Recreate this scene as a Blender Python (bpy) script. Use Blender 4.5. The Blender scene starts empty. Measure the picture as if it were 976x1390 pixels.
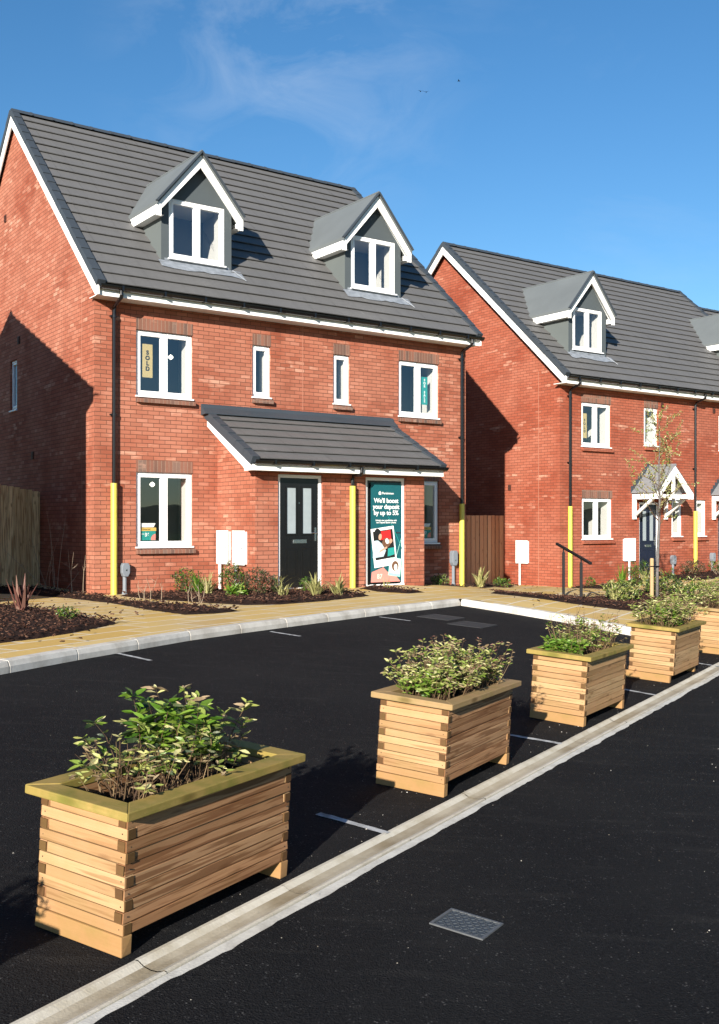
import bpy, bmesh, math, random
from mathutils import Vector, Matrix, noise
random.seed(7)
R = math.radians
scene = bpy.context.scene
col = scene.collection
PI = math.pi

# ------------------------------------------------------------------ materials
def newmat(name):
    m = bpy.data.materials.new(name); m.use_nodes = True
    nt = m.node_tree
    return m, nt, nt.nodes['Principled BSDF']
def N(nt, typ, **kw):
    n = nt.nodes.new(typ)
    for k, v in kw.items():
        if k in n.inputs.keys() if isinstance(k, str) else False: n.inputs[k].default_value = v
        else: setattr(n, k, v)
    return n
def L(nt, a, b): nt.links.new(a, b)
def math_n(nt, op, a, b=None, clamp=False):
    n = nt.nodes.new('ShaderNodeMath'); n.operation = op; n.use_clamp = clamp
    for i, x in enumerate((a, b)):
        if x is None: continue
        if isinstance(x, (int, float)): n.inputs[i].default_value = x
        else: nt.links.new(x, n.inputs[i])
    return n.outputs[0]
def mix_c(nt, fac, a, b, blend='MIX'):
    n = nt.nodes.new('ShaderNodeMix'); n.data_type = 'RGBA'; n.blend_type = blend
    for s, x in ((n.inputs[0], fac), (n.inputs[6], a), (n.inputs[7], b)):
        if isinstance(x, (int, float)): s.default_value = x
        elif isinstance(x, tuple): s.default_value = (x[0], x[1], x[2], 1)
        else: nt.links.new(x, s)
    return n.outputs[2]
def noise_n(nt, vec, scale, detail=3, rough=.55, dist=0):
    n = nt.nodes.new('ShaderNodeTexNoise'); n.inputs['Scale'].default_value = scale
    n.inputs['Detail'].default_value = detail; n.inputs['Roughness'].default_value = rough
    n.inputs['Distortion'].default_value = dist
    if vec is not None: nt.links.new(vec, n.inputs['Vector'])
    return n.outputs['Fac']
def ramp(nt, fac, stops):
    n = nt.nodes.new('ShaderNodeValToRGB'); cr = n.color_ramp
    while len(cr.elements) < len(stops): cr.elements.new(.5)
    for e, (p, c) in zip(cr.elements, stops):
        e.position = p; e.color = (c, c, c, 1) if isinstance(c, (int, float)) else (c[0], c[1], c[2], 1)
    nt.links.new(fac, n.inputs[0]); return n.outputs[0]
def bump(nt, b, height, strength=.3, dist=.01):
    n = nt.nodes.new('ShaderNodeBump'); n.inputs['Strength'].default_value = strength
    n.inputs['Distance'].default_value = dist
    nt.links.new(height, n.inputs['Height']); nt.links.new(n.outputs[0], b.inputs['Normal'])
def coords(nt, which='Object'):
    return nt.nodes.new('ShaderNodeTexCoord').outputs[which]
def mapping(nt, vec, scale=(1, 1, 1), rot=(0, 0, 0), loc=(0, 0, 0)):
    n = nt.nodes.new('ShaderNodeMapping'); n.inputs['Scale'].default_value = scale
    n.inputs['Rotation'].default_value = rot; n.inputs['Location'].default_value = loc
    nt.links.new(vec, n.inputs[0]); return n.outputs[0]
def plain(name, c, rough=.5, spec=.5, var=.08, vscale=6, bmp=0, metallic=0):
    m, nt, b = newmat(name)
    v = coords(nt)
    f = noise_n(nt, v, vscale, 4)
    lo = tuple(x * (1 - var * 2) for x in c); hi = tuple(min(1, x * (1 + var * 2)) for x in c)
    L(nt, mix_c(nt, f, lo, hi), b.inputs['Base Color'])
    b.inputs['Roughness'].default_value = rough; b.inputs['Specular IOR Level'].default_value = spec
    b.inputs['Metallic'].default_value = metallic
    if bmp: bump(nt, b, noise_n(nt, v, vscale * 6, 4), bmp, .005)
    return m

def brick_mat(name, palette, mortar, pale_amt, bw=.225, rh=.075, off=.5, ms=.0058, stain=.5):
    m, nt, b = newmat(name)
    uv = coords(nt, 'UV')
    # small wobble so courses are not ruler straight
    wob = nt.nodes.new('ShaderNodeTexNoise'); wob.inputs['Scale'].default_value = 7
    L(nt, uv, wob.inputs['Vector'])
    sub = nt.nodes.new('ShaderNodeVectorMath'); sub.operation = 'SUBTRACT'
    L(nt, wob.outputs['Color'], sub.inputs[0]); sub.inputs[1].default_value = (.5, .5, .5)
    sc = nt.nodes.new('ShaderNodeVectorMath'); sc.operation = 'SCALE'; sc.inputs['Scale'].default_value = .006
    L(nt, sub.outputs[0], sc.inputs[0])
    ad = nt.nodes.new('ShaderNodeVectorMath'); ad.operation = 'ADD'
    L(nt, uv, ad.inputs[0]); L(nt, sc.outputs[0], ad.inputs[1])
    br = nt.nodes.new('ShaderNodeTexBrick')
    L(nt, ad.outputs[0], br.inputs['Vector'])
    br.offset = off; br.squash = 1
    br.inputs['Color1'].default_value = (0, 0, 0, 1); br.inputs['Color2'].default_value = (1, 1, 1, 1)
    br.inputs['Mortar'].default_value = (.5, .5, .5, 1)
    br.inputs['Scale'].default_value = 1; br.inputs['Mortar Size'].default_value = ms
    br.inputs['Mortar Smooth'].default_value = .25
    br.inputs['Brick Width'].default_value = bw; br.inputs['Row Height'].default_value = rh
    r = math_n(nt, 'MULTIPLY', br.outputs['Color'], 1.0)
    c = ramp(nt, r, palette)
    # weathering at brick scale and wall scale
    n1 = noise_n(nt, uv, 28, 4, .7)
    c = mix_c(nt, math_n(nt, 'MULTIPLY', n1, .5), c, mix_c(nt, 1.0, c, (.72, .62, .6), 'MULTIPLY'))
    big = noise_n(nt, mapping(nt, uv, (1, .55, 1)), .9, 4, .6)
    st = ramp(nt, big, [(.46, 0), (.60, 1)])
    c = mix_c(nt, math_n(nt, 'MULTIPLY', st, stain), c, mix_c(nt, 1.0, c, (.78, .62, .55), 'MULTIPLY'))
    # efflorescence : pale bricks in patches
    pn = noise_n(nt, mapping(nt, uv, (.38, 1.15, 1), loc=(3.1, 1.7, 0)), 1.9, 4, .65)
    fine = noise_n(nt, mapping(nt, uv, (2.2, 9, 1)), 3, 3, .7)
    thr = math_n(nt, 'ADD', math_n(nt, 'MULTIPLY', pn, 2.3), math_n(nt, 'MULTIPLY', r, .40))
    thr = math_n(nt, 'ADD', thr, math_n(nt, 'MULTIPLY', fine, .5))
    pale = ramp(nt, thr, [(0, 0), (1, 1)])
    mr = nt.nodes.new('ShaderNodeMapRange'); mr.inputs['From Min'].default_value = 1.94 - pale_amt * .28
    mr.inputs['From Max'].default_value = 2.22 - pale_amt * .28; L(nt, thr, mr.inputs['Value'])
    c = mix_c(nt, math_n(nt, 'MULTIPLY', mr.outputs[0], .62), c, (.54, .31, .22))
    hz = noise_n(nt, mapping(nt, uv, (.5, .8, 1), loc=(7.7, 2.2, 0)), 1.1, 3, .6)
    c = mix_c(nt, math_n(nt, 'MULTIPLY', ramp(nt, hz, [(.40, 0), (.66, 1)]), .34 * min(1, pale_amt * 3)), c, (.46, .215, .145))
    mn = noise_n(nt, uv, 5, 3)
    mc = mix_c(nt, mn, tuple(x * .75 for x in mortar), tuple(x * 1.2 for x in mortar))
    c = mix_c(nt, br.outputs['Fac'], c, mc)
    L(nt, c, b.inputs['Base Color'])
    b.inputs['Roughness'].default_value = .88; b.inputs['Specular IOR Level'].default_value = .25
    h = math_n(nt, 'ADD', math_n(nt, 'MULTIPLY', br.outputs['Fac'], -1.0), math_n(nt, 'MULTIPLY', n1, .5))
    h = math_n(nt, 'ADD', h, math_n(nt, 'MULTIPLY', r, .35))
    bump(nt, b, h, .7, .006)
    return m

M = {}
red = [(0, (.262, .079, .044)), (.25, (.312, .099, .058)), (.5, (.338, .113, .067)), (.8, (.360, .130, .079)), (1, (.39, .157, .104))]
M['brick'] = brick_mat('red_brick', red, (.135, .055, .035), .33, stain=.85)
red2 = [(0, (.255, .062, .032)), (.3, (.292, .074, .038)), (.6, (.315, .083, .045)), (1, (.335, .10, .058))]
M['brick2'] = brick_mat('red_brick_far', red2, (.125, .045, .030), .22, stain=.7)
dark = [(0, (.10, .07, .06)), (.35, (.17, .085, .06)), (.7, (.22, .10, .07)), (1, (.16, .11, .09))]
M['soldier'] = brick_mat('soldier_brick', dark, (.24, .16, .12), .1, bw=.075, rh=.5, off=0, stain=.2)

def tile_mat(name, c, joints=True):
    m, nt, b = newmat(name)
    v = coords(nt); uv = coords(nt, 'UV')
    n1 = noise_n(nt, v, 1.3, 5, .6); n2 = noise_n(nt, v, 40, 3, .6)
    cc = mix_c(nt, n1, tuple(x * .84 for x in c), tuple(x * 1.16 for x in c))
    cc = mix_c(nt, math_n(nt, 'MULTIPLY', n2, .45), cc, mix_c(nt, 1.0, cc, (.7, .7, .72), 'MULTIPLY'))
    if joints:
        br = nt.nodes.new('ShaderNodeTexBrick'); L(nt, uv, br.inputs['Vector']); br.offset = .5
        br.inputs['Color1'].default_value = (0, 0, 0, 1); br.inputs['Color2'].default_value = (1, 1, 1, 1)
        br.inputs['Mortar'].default_value = (.5, .5, .5, 1); br.inputs['Scale'].default_value = 1
        br.inputs['Brick Width'].default_value = .34; br.inputs['Row Height'].default_value = 1.0
        br.inputs['Mortar Size'].default_value = .004; br.inputs['Mortar Smooth'].default_value = .3
        cc = mix_c(nt, math_n(nt, 'MULTIPLY', br.outputs['Color'], .14), cc, mix_c(nt, 1.0, cc, (1.25, 1.23, 1.2), 'MULTIPLY'))
        cc = mix_c(nt, math_n(nt, 'MULTIPLY', br.outputs['Fac'], .2), cc, tuple(x * .45 for x in c))
    # faint pale scuffs
    s = noise_n(nt, mapping(nt, v, (1.2, .5, .5)), 3.2, 4, .7)
    sf = ramp(nt, s, [(.66, 0), (.76, 1)])
    cc = mix_c(nt, math_n(nt, 'MULTIPLY', sf, .22), cc, tuple(min(1, x * 2.2) for x in c))
    L(nt, cc, b.inputs['Base Color']); b.inputs['Roughness'].default_value = .62
    b.inputs['Specular IOR Level'].default_value = .35
    bump(nt, b, n2, .25, .004)
    return m
M['tile'] = tile_mat('grey_roof_tile', (.118, .116, .115))
M['slate'] = tile_mat('grey_slate', (.19, .20, .21), False)
M['verge'] = tile_mat('slate_blue_verge', (.040, .050, .062), False)
M['upvc'] = plain('white_upvc', (.80, .80, .80), .28, .5, .015, 3)
M['white_paint'] = plain('white_board', (.82, .82, .80), .42, .5, .02, 2)
M['black_plastic'] = plain('black_plastic', (.006, .006, .007), .25, .5, .1)
M['yellow'] = plain('yellow_guard', (.58, .49, .075), .45, .5, .06, 4)
M['grp'] = plain('grey_render', (.066, .079, .086), .7, .3, .05, 1.5, .08)
M['grp_roof'] = plain('grey_membrane_roof', (.116, .129, .134), .6, .3, .09, 1.2, .1)
M['lead'] = plain('lead_flashing', (.20, .22, .25), .5, .5, .3, 9, .3)
M['render_side'] = plain('cheek_panel', (.100, .114, .113), .7, .3, .06, 1.2, .08)
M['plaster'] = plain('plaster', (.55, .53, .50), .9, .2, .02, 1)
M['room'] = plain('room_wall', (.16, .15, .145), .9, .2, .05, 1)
M['bulb'] = None
M['door_black'] = plain('black_door', (.006, .006, .007), .22, .5, .15, 9)
M['door_navy'] = plain('navy_door', (.008, .012, .028), .3, .5, .15, 9)
M['chrome'] = plain('chrome', (.6, .6, .62), .25, .5, .03, 9, 0, 1)
M['steel_dark'] = plain('dark_steel', (.007, .007, .008), .5, .25, .1)
M['greypost'] = plain('grey_plastic', (.17, .19, .215), .5, .4, .05, 9)
M['meter'] = plain('white_meter_box', (.64, .64, .63), .5, .4, .02, 3)
M['vent'] = plain('vent_brown', (.06, .025, .018), .6, .3, .1, 20)
M['mastic'] = plain('joint_mastic', (.34, .15, .10), .8, .2, .1)
M['nail'] = plain('rusty_nail', (.035, .022, .015), .6, .3, .1)
M['soil'] = plain('soil', (.022, .013, .009), .95, .1, .4, 60, 1.0)
M['steel_grey'] = plain('grey_cast_iron', (.042, .050, .060), .5, .5, .25, 60, .3)
M['alu'] = plain('alu', (.10, .105, .11), .5, .5, .2, 30, 0, .2)

def glass_mat():
    m, nt, b = newmat('window_glass'); nt.nodes.remove(b)
    out = nt.nodes['Material Output']
    v = coords(nt)
    bp = nt.nodes.new('ShaderNodeBump'); bp.inputs['Strength'].default_value = .03; bp.inputs['Distance'].default_value = .05
    L(nt, noise_n(nt, v, 1.6, 1), bp.inputs['Height'])
    ge = nt.nodes.new('ShaderNodeNewGeometry'); dt = nt.nodes.new('ShaderNodeVectorMath'); dt.operation = 'DOT_PRODUCT'
    L(nt, ge.outputs['Incoming'], dt.inputs[0]); L(nt, ge.outputs['Normal'], dt.inputs[1])
    k = math_n(nt, 'POWER', math_n(nt, 'SUBTRACT', 1.0, math_n(nt, 'ABSOLUTE', dt.outputs['Value'])), 5.0)   # same from both faces
    fac = math_n(nt, 'ADD', math_n(nt, 'MULTIPLY', k, .85), .15, True)
    tr = nt.nodes.new('ShaderNodeBsdfTransparent'); tr.inputs[0].default_value = (.93, .95, .95, 1)
    gl = nt.nodes.new('ShaderNodeBsdfGlossy'); gl.inputs['Roughness'].default_value = .01
    gl.inputs['Color'].default_value = (.78, .9, 1, 1)
    L(nt, bp.outputs[0], gl.inputs['Normal'])
    mx = nt.nodes.new('ShaderNodeMixShader')
    L(nt, fac, mx.inputs[0]); L(nt, tr.outputs[0], mx.inputs[1]); L(nt, gl.outputs[0], mx.inputs[2])
    L(nt, mx.outputs[0], out.inputs[0]); return m
M['glass'] = glass_mat()
M['frost'] = plain('frosted_glass', (.26, .30, .32), .15, .6, .1, 5)

def wood_mat(name, cols, green=0, knots=True, stain=None, rough=.75, gscale=1.0, sharp=(.47, .6), samt=.8):
    m, nt, b = newmat(name)
    uv = coords(nt, 'UV')
    isl = nt.nodes.new('ShaderNodeNewGeometry').outputs['Random Per Island']
    off = nt.nodes.new('ShaderNodeCombineXYZ'); L(nt, math_n(nt, 'MULTIPLY', isl, 37.0), off.inputs[0])
    L(nt, math_n(nt, 'MULTIPLY', isl, 11.0), off.inputs[1])
    ad = nt.nodes.new('ShaderNodeVectorMath'); ad.operation = 'ADD'; L(nt, uv, ad.inputs[0]); L(nt, off.outputs[0], ad.inputs[1])
    v = ad.outputs[0]
    g = noise_n(nt, mapping(nt, v, (3 * gscale, 70 * gscale, 1)), 1, 5, .6, .6)
    g2 = noise_n(nt, mapping(nt, v, (1.6, 9, 1)), 1, 3, .5, 1.0)
    c = mix_c(nt, g, cols[0], cols[1])
    c = mix_c(nt, ramp(nt, g2, [(.35, 0), (.7, .75)]), c, cols[2])
    c = mix_c(nt, math_n(nt, 'MULTIPLY', isl, .75), c, mix_c(nt, 1.0, c, (.58, .48, .40), 'MULTIPLY'))
    is2 = math_n(nt, 'FRACT', math_n(nt, 'MULTIPLY', isl, 13.7))
    c = mix_c(nt, math_n(nt, 'MULTIPLY', is2, .8), c, mix_c(nt, 1.0, c, (1.10, .97, .92), 'MULTIPLY'))
    if knots:
        vo = nt.nodes.new('ShaderNodeTexVoronoi'); vo.inputs['Scale'].default_value = 1
        L(nt, mapping(nt, v, (4.2, 11, 1)), vo.inputs['Vector'])
        k = ramp(nt, vo.outputs['Distance'], [(.07, 1), (.13, .75), (.24, 0)])
        gate = noise_n(nt, mapping(nt, v, (2.3, 5, 1), loc=(5, 5, 0)), 1, 1)
        k = math_n(nt, 'MULTIPLY', k, ramp(nt, gate, [(.46, 0), (.5, 1)]))
        c = mix_c(nt, math_n(nt, 'MULTIPLY', k, .8), c, (cols[0][0] * .35, cols[0][1] * .26, cols[0][2] * .2))
    if stain:  # stain streaks; on planter long sides they also paint grazing light
        s = noise_n(nt, mapping(nt, v, (2.0, 40, 1), loc=(9, 2, 0)), 1, 3, .5, .25)
        c = mix_c(nt, math_n(nt, 'MULTIPLY', ramp(nt, s, [(sharp[0], 0), (sharp[1], 1)]), samt), c, stain)
    if green:
        gn = noise_n(nt, coords(nt), 5.5, 4, .65)
        c = mix_c(nt, math_n(nt, 'MULTIPLY', ramp(nt, gn, [(.4, 0), (.66, 1)]), green), c, (.135, .13, .022))
    L(nt, c, b.inputs['Base Color']); b.inputs['Roughness'].default_value = rough
    b.inputs['Specular IOR Level'].default_value = .25
    bump(nt, b, math_n(nt, 'ADD', g, g2), .35, .003)
    return m
M['board'] = wood_mat('planter_board', [(.31, .185, .088), (.48, .330, .180), (.36, .225, .108)], .15, True, (.17, .082, .030), sharp=(.56, .66), samt=.55)
M['board_red'] = wood_mat('planter_board_stain_sun_streaks', [(.26, .135, .062), (.43, .27, .15), (.31, .172, .082)], .06, True, (.13, .048, .016), sharp=(.50, .555), samt=.72)  # reddish stain plus ragged grazing sun, both painted as sharp streaks
M['endgrain'] = wood_mat('planter_end_grain', [(.07, .036, .014), (.13, .07, .026), (.09, .045, .017)], .16, False)
M['rim'] = wood_mat('planter_rim', [(.29, .225, .062), (.40, .33, .12), (.32, .25, .07)], .8, True)
M['rim_pale'] = wood_mat('planter_rim_pale', [(.31, .22, .11), (.40, .31, .175), (.33, .245, .125)], .35, True)
M['foot'] = wood_mat('planter_foot', [(.32, .195, .085), (.42, .28, .135), (.35, .21, .09)], .3, True)
M['fence'] = wood_mat('fence_board', [(.70, .51, .25), (.84, .66, .37), (.76, .57, .30)], .0, True, (.30, .15, .06))
M['fence_brown'] = wood_mat('fence_board_brown', [(.48, .32, .175), (.62, .44, .26), (.54, .36, .20)], 0, True, None)
M['stake'] = wood_mat('stake_wood', [(.42, .32, .17), (.52, .42, .25), (.46, .35, .19)], 0, False)

def asphalt_mat():
    m, nt, b = newmat('fresh_asphalt'); v = coords(nt)
    f = noise_n(nt, v, 260, 2, .6); f2 = ramp(nt, noise_n(nt, v, 85, 3, .75), [(.32, 0), (.68, 1)]); big = noise_n(nt, v, .7, 4, .6)
    streak = noise_n(nt, mapping(nt, v, (1, 7, 1), rot=(0, 0, R(-58))), 1.3, 4, .6)
    c = mix_c(nt, f2, (.0030, .0030, .0038), (.0150, .0150, .0165))
    c = mix_c(nt, math_n(nt, 'MULTIPLY', ramp(nt, big, [(.4, 0), (.65, 1)]), .4), c, (.019, .0187, .0188))
    c = mix_c(nt, math_n(nt, 'MULTIPLY', ramp(nt, streak, [(.55, 0), (.72, 1)]), .4), c, (.030, .0285, .027))
    vo = nt.nodes.new('ShaderNodeTexVoronoi'); vo.inputs['Scale'].default_value = 62; L(nt, v, vo.inputs['Vector'])
    hi = math_n(nt, 'MULTIPLY', ramp(nt, vo.outputs['Distance'], [(.16, 1), (.30, 0)]), ramp(nt, noise_n(nt, v, 21, 2), [(.52, 0), (.66, 1)]))
    c = mix_c(nt, math_n(nt, 'MULTIPLY', hi, .75), c, (.11, .107, .105))
    L(nt, c, b.inputs['Base Color']); b.inputs['Roughness'].default_value = .9; b.inputs['Specular IOR Level'].default_value = .10
    vo2 = nt.nodes.new('ShaderNodeTexVoronoi'); vo2.inputs['Scale'].default_value = 130; L(nt, v, vo2.inputs['Vector'])
    bump(nt, b, math_n(nt, 'ADD', vo2.outputs['Distance'], math_n(nt, 'MULTIPLY', f2, .8)), .7, .008)
    return m
M['asphalt'] = asphalt_mat()
def concrete_mat(name, c, dirt, damt, scale=3, isl=True):
    m, nt, b = newmat(name); v = coords(nt)
    n1 = noise_n(nt, v, scale, 5, .65); n2 = noise_n(nt, v, 90, 3, .6)
    cc = mix_c(nt, n2, tuple(x * .86 for x in c), tuple(min(1, x * 1.1) for x in c))
    cc = mix_c(nt, math_n(nt, 'MULTIPLY', ramp(nt, n1, [(.45, 0), (.68, 1)]), damt), cc, dirt)
    if isl:
        i = nt.nodes.new('ShaderNodeNewGeometry').outputs['Random Per Island']
        cc = mix_c(nt, math_n(nt, 'MULTIPLY', i, .5), cc, mix_c(nt, 1.0, cc, (.80, .77, .72), 'MULTIPLY'))
    L(nt, cc, b.inputs['Base Color']); b.inputs['Roughness'].default_value = .85; b.inputs['Specular IOR Level'].default_value = .25
    bump(nt, b, math_n(nt, 'ADD', n1, n2), .3, .005); return m
M['kerb'] = concrete_mat('pale_concrete_kerb', (.56, .535, .49), (.26, .23, .19), .6)
M['channel'] = concrete_mat('channel_concrete', (.56, .52, .44), (.34, .29, .20), .6, 5)
M['channel_dirt'] = concrete_mat('dirty_channel_bed', (.44, .39, .30), (.22, .17, .10), .85, 1.5)
M['haunch'] = concrete_mat('pale_mortar_strip', (.55, .53, .48), (.25, .23, .20), .5, 7, False)
M['linepaint'] = concrete_mat('worn_line_paint', (.42, .42, .42), (.10, .10, .10), .8, 14, False)
M['cover'] = concrete_mat('dull_cover', (.034, .034, .036), (.018, .018, .018), .7, 9, False)
def slab_mat():
    m, nt, b = newmat('buff_paving_slabs'); v = coords(nt, 'Object')
    vv = mapping(nt, v, (1, 1, 1), rot=(0, 0, R(-58.3)), loc=(.13, .22, 0))
    br = nt.nodes.new('ShaderNodeTexBrick'); L(nt, vv, br.inputs['Vector']); br.offset = .5
    br.inputs['Color1'].default_value = (0, 0, 0, 1); br.inputs['Color2'].default_value = (1, 1, 1, 1)
    br.inputs['Mortar'].default_value = (.5, .5, .5, 1); br.inputs['Scale'].default_value = 1
    br.inputs['Brick Width'].default_value = .90; br.inputs['Row Height'].default_value = .45
    br.inputs['Mortar Size'].default_value = .022; br.inputs['Mortar Smooth'].default_value = .4
    r = math_n(nt, 'MULTIPLY', br.outputs['Color'], 1.0)
    c = ramp(nt, r, [(0, (.52, .33, .085)), (.35, (.62, .42, .125)), (.7, (.57, .41, .16)), (1, (.66, .50, .22))])
    n1 = noise_n(nt, v, 5, 5, .65)
    c = mix_c(nt, math_n(nt, 'MULTIPLY', n1, .45), c, (.38, .24, .085))
    dust = noise_n(nt, v, .8, 3, .6)
    c = mix_c(nt, math_n(nt, 'MULTIPLY', ramp(nt, dust, [(.5, 0), (.7, 1)]), .35), c, (.44, .38, .28))
    c = mix_c(nt, br.outputs['Fac'], c, (.62, .55, .43))
    L(nt, c, b.inputs['Base Color']); b.inputs['Roughness'].default_value = .82; b.inputs['Specular IOR Level'].default_value = .25
    bump(nt, b, math_n(nt, 'ADD', math_n(nt, 'MULTIPLY', br.outputs['Fac'], -.8), math_n(nt, 'ADD', n1, math_n(nt, 'MULTIPLY', r, .3))), .5, .008)
    return m
M['slab'] = slab_mat()
def island_mat(name, stops, rough=.8, spec=.2, trans=0, noise_amt=.3):
    m, nt, b = newmat(name)
    i = nt.nodes.new('ShaderNodeNewGeometry').outputs['Random Per Island']
    c = ramp(nt, i, stops)
    n = noise_n(nt, coords(nt), 40, 2)
    c = mix_c(nt, math_n(nt, 'MULTIPLY', n, noise_amt), c, mix_c(nt, 1.0, c, (.6, .6, .55), 'MULTIPLY'))
    L(nt, c, b.inputs['Base Color']); b.inputs['Roughness'].default_value = rough; b.inputs['Specular IOR Level'].default_value = spec
    if trans:
        out = nt.nodes['Material Output']
        t = nt.nodes.new('ShaderNodeBsdfTranslucent'); L(nt, c, t.inputs[0])
        mx = nt.nodes.new('ShaderNodeMixShader'); mx.inputs[0].default_value = trans
        L(nt, b.outputs[0], mx.inputs[1]); L(nt, t.outputs[0], mx.inputs[2]); L(nt, mx.outputs[0], out.inputs[0])
    return m
M['mulch'] = plain('dark_mulch', (.020, .010, .007), .95, .15, .45, 30, 1.0)
M['chip'] = island_mat('bark_chip', [(0, (.014, .007, .005)), (.4, (.036, .015, .010)), (.75, (.070, .030, .019)), (1, (.14, .075, .05))], .85)
M['leaf_green'] = island_mat('green_leaf', [(0, (.045, .115, .012)), (.5, (.11, .22, .02)), (1, (.20, .31, .04))], .4, .5, .3)
M['leaf_lime'] = island_mat('lime_leaf', [(0, (.10, .18, .02)), (.5, (.19, .27, .04)), (1, (.28, .34, .09))], .4, .5, .3)
M['leaf_pale'] = island_mat('variegated_leaf', [(0, (.17, .22, .045)), (.35, (.34, .36, .10)), (.7, (.46, .44, .18)), (1, (.54, .50, .27))], .5, .4, .25)
M['leaf_pink'] = island_mat('faded_leaf', [(0, (.17, .12, .06)), (.5, (.27, .19, .11)), (1, (.36, .28, .17))], .6, .3, .2)
M['leaf_dark'] = island_mat('dark_leaf', [(0, (.018, .035, .012)), (.5, (.035, .06, .018)), (1, (.07, .085, .03))], .5, .4, .2)
M['leaf_straw'] = island_mat('straw_blade', [(0, (.22, .22, .07)), (.5, (.36, .34, .14)), (1, (.5, .45, .22))], .6, .3, .25)
M['leaf_bronze'] = island_mat('bronze_blade', [(0, (.08, .03, .025)), (.5, (.16, .07, .055)), (1, (.26, .15, .11))], .5, .4, .15)
M['twig'] = island_mat('dry_twig', [(0, (.05, .028, .018)), (.5, (.11, .068, .036)), (1, (.22, .15, .08))], .8)
M['twig_pale'] = island_mat('pale_twig', [(0, (.22, .16, .11)), (1, (.38, .30, .22))], .8)
M['bark'] = plain('young_bark', (.12, .11, .105), .8, .2, .4, 30, .5)
M['pebble'] = island_mat('grit', [(0, (.15, .12, .09)), (.5, (.32, .29, .25)), (1, (.6, .58, .54))], .8)
M['turf'] = plain('rough_turf', (.05, .075, .02), .95, .1, .35, 2, .5)
M['hill'] = plain('far_hillside', (.035, .05, .022), .95, .1, .3, .02)
M['tan_sign'] = plain('tan_card', (.50, .38, .16), .6, .3, .02)
M['teal_sign'] = plain('teal_card', (.02, .28, .25), .6, .3, .02)
M['banner'] = plain('petrol_vinyl', (.008, .085, .10), .45, .4, .06)
M['ink'] = plain('black_ink', (.012, .012, .012), .6, .3, 0)
M['white_ink'] = plain('white_ink', (.80, .80, .78), .6, .3, 0)
M['coral'] = plain('coral_print', (.72, .24, .20), .6, .3, .05)
M['mint'] = plain('mint_print', (.30, .62, .52), .6, .3, .02)
M['print_red'] = plain('red_print', (.50, .02, .02), .6, .3, .1)
M['print_skin'] = plain('skin_print', (.50, .30, .20), .6, .3, .1)
M['print_blue'] = plain('pale_blue_print', (.42, .55, .60), .6, .3, .15, 20)
M['print_brown'] = plain('brown_print', (.14, .07, .04), .6, .3, .2, 20)
M['print_yellow'] = plain('yellow_print', (.68, .45, .12), .6, .3, .05)
M['bird'] = plain('bird_black', (.01, .01, .01), .7, .2, 0)
lm, lnt, lb = newmat('lamp_bulb'); lb.inputs['Emission Color'].default_value = (1, .93, .78, 1); lb.inputs['Emission Strength'].default_value = 1.6
M['bulb'] = lm

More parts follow.
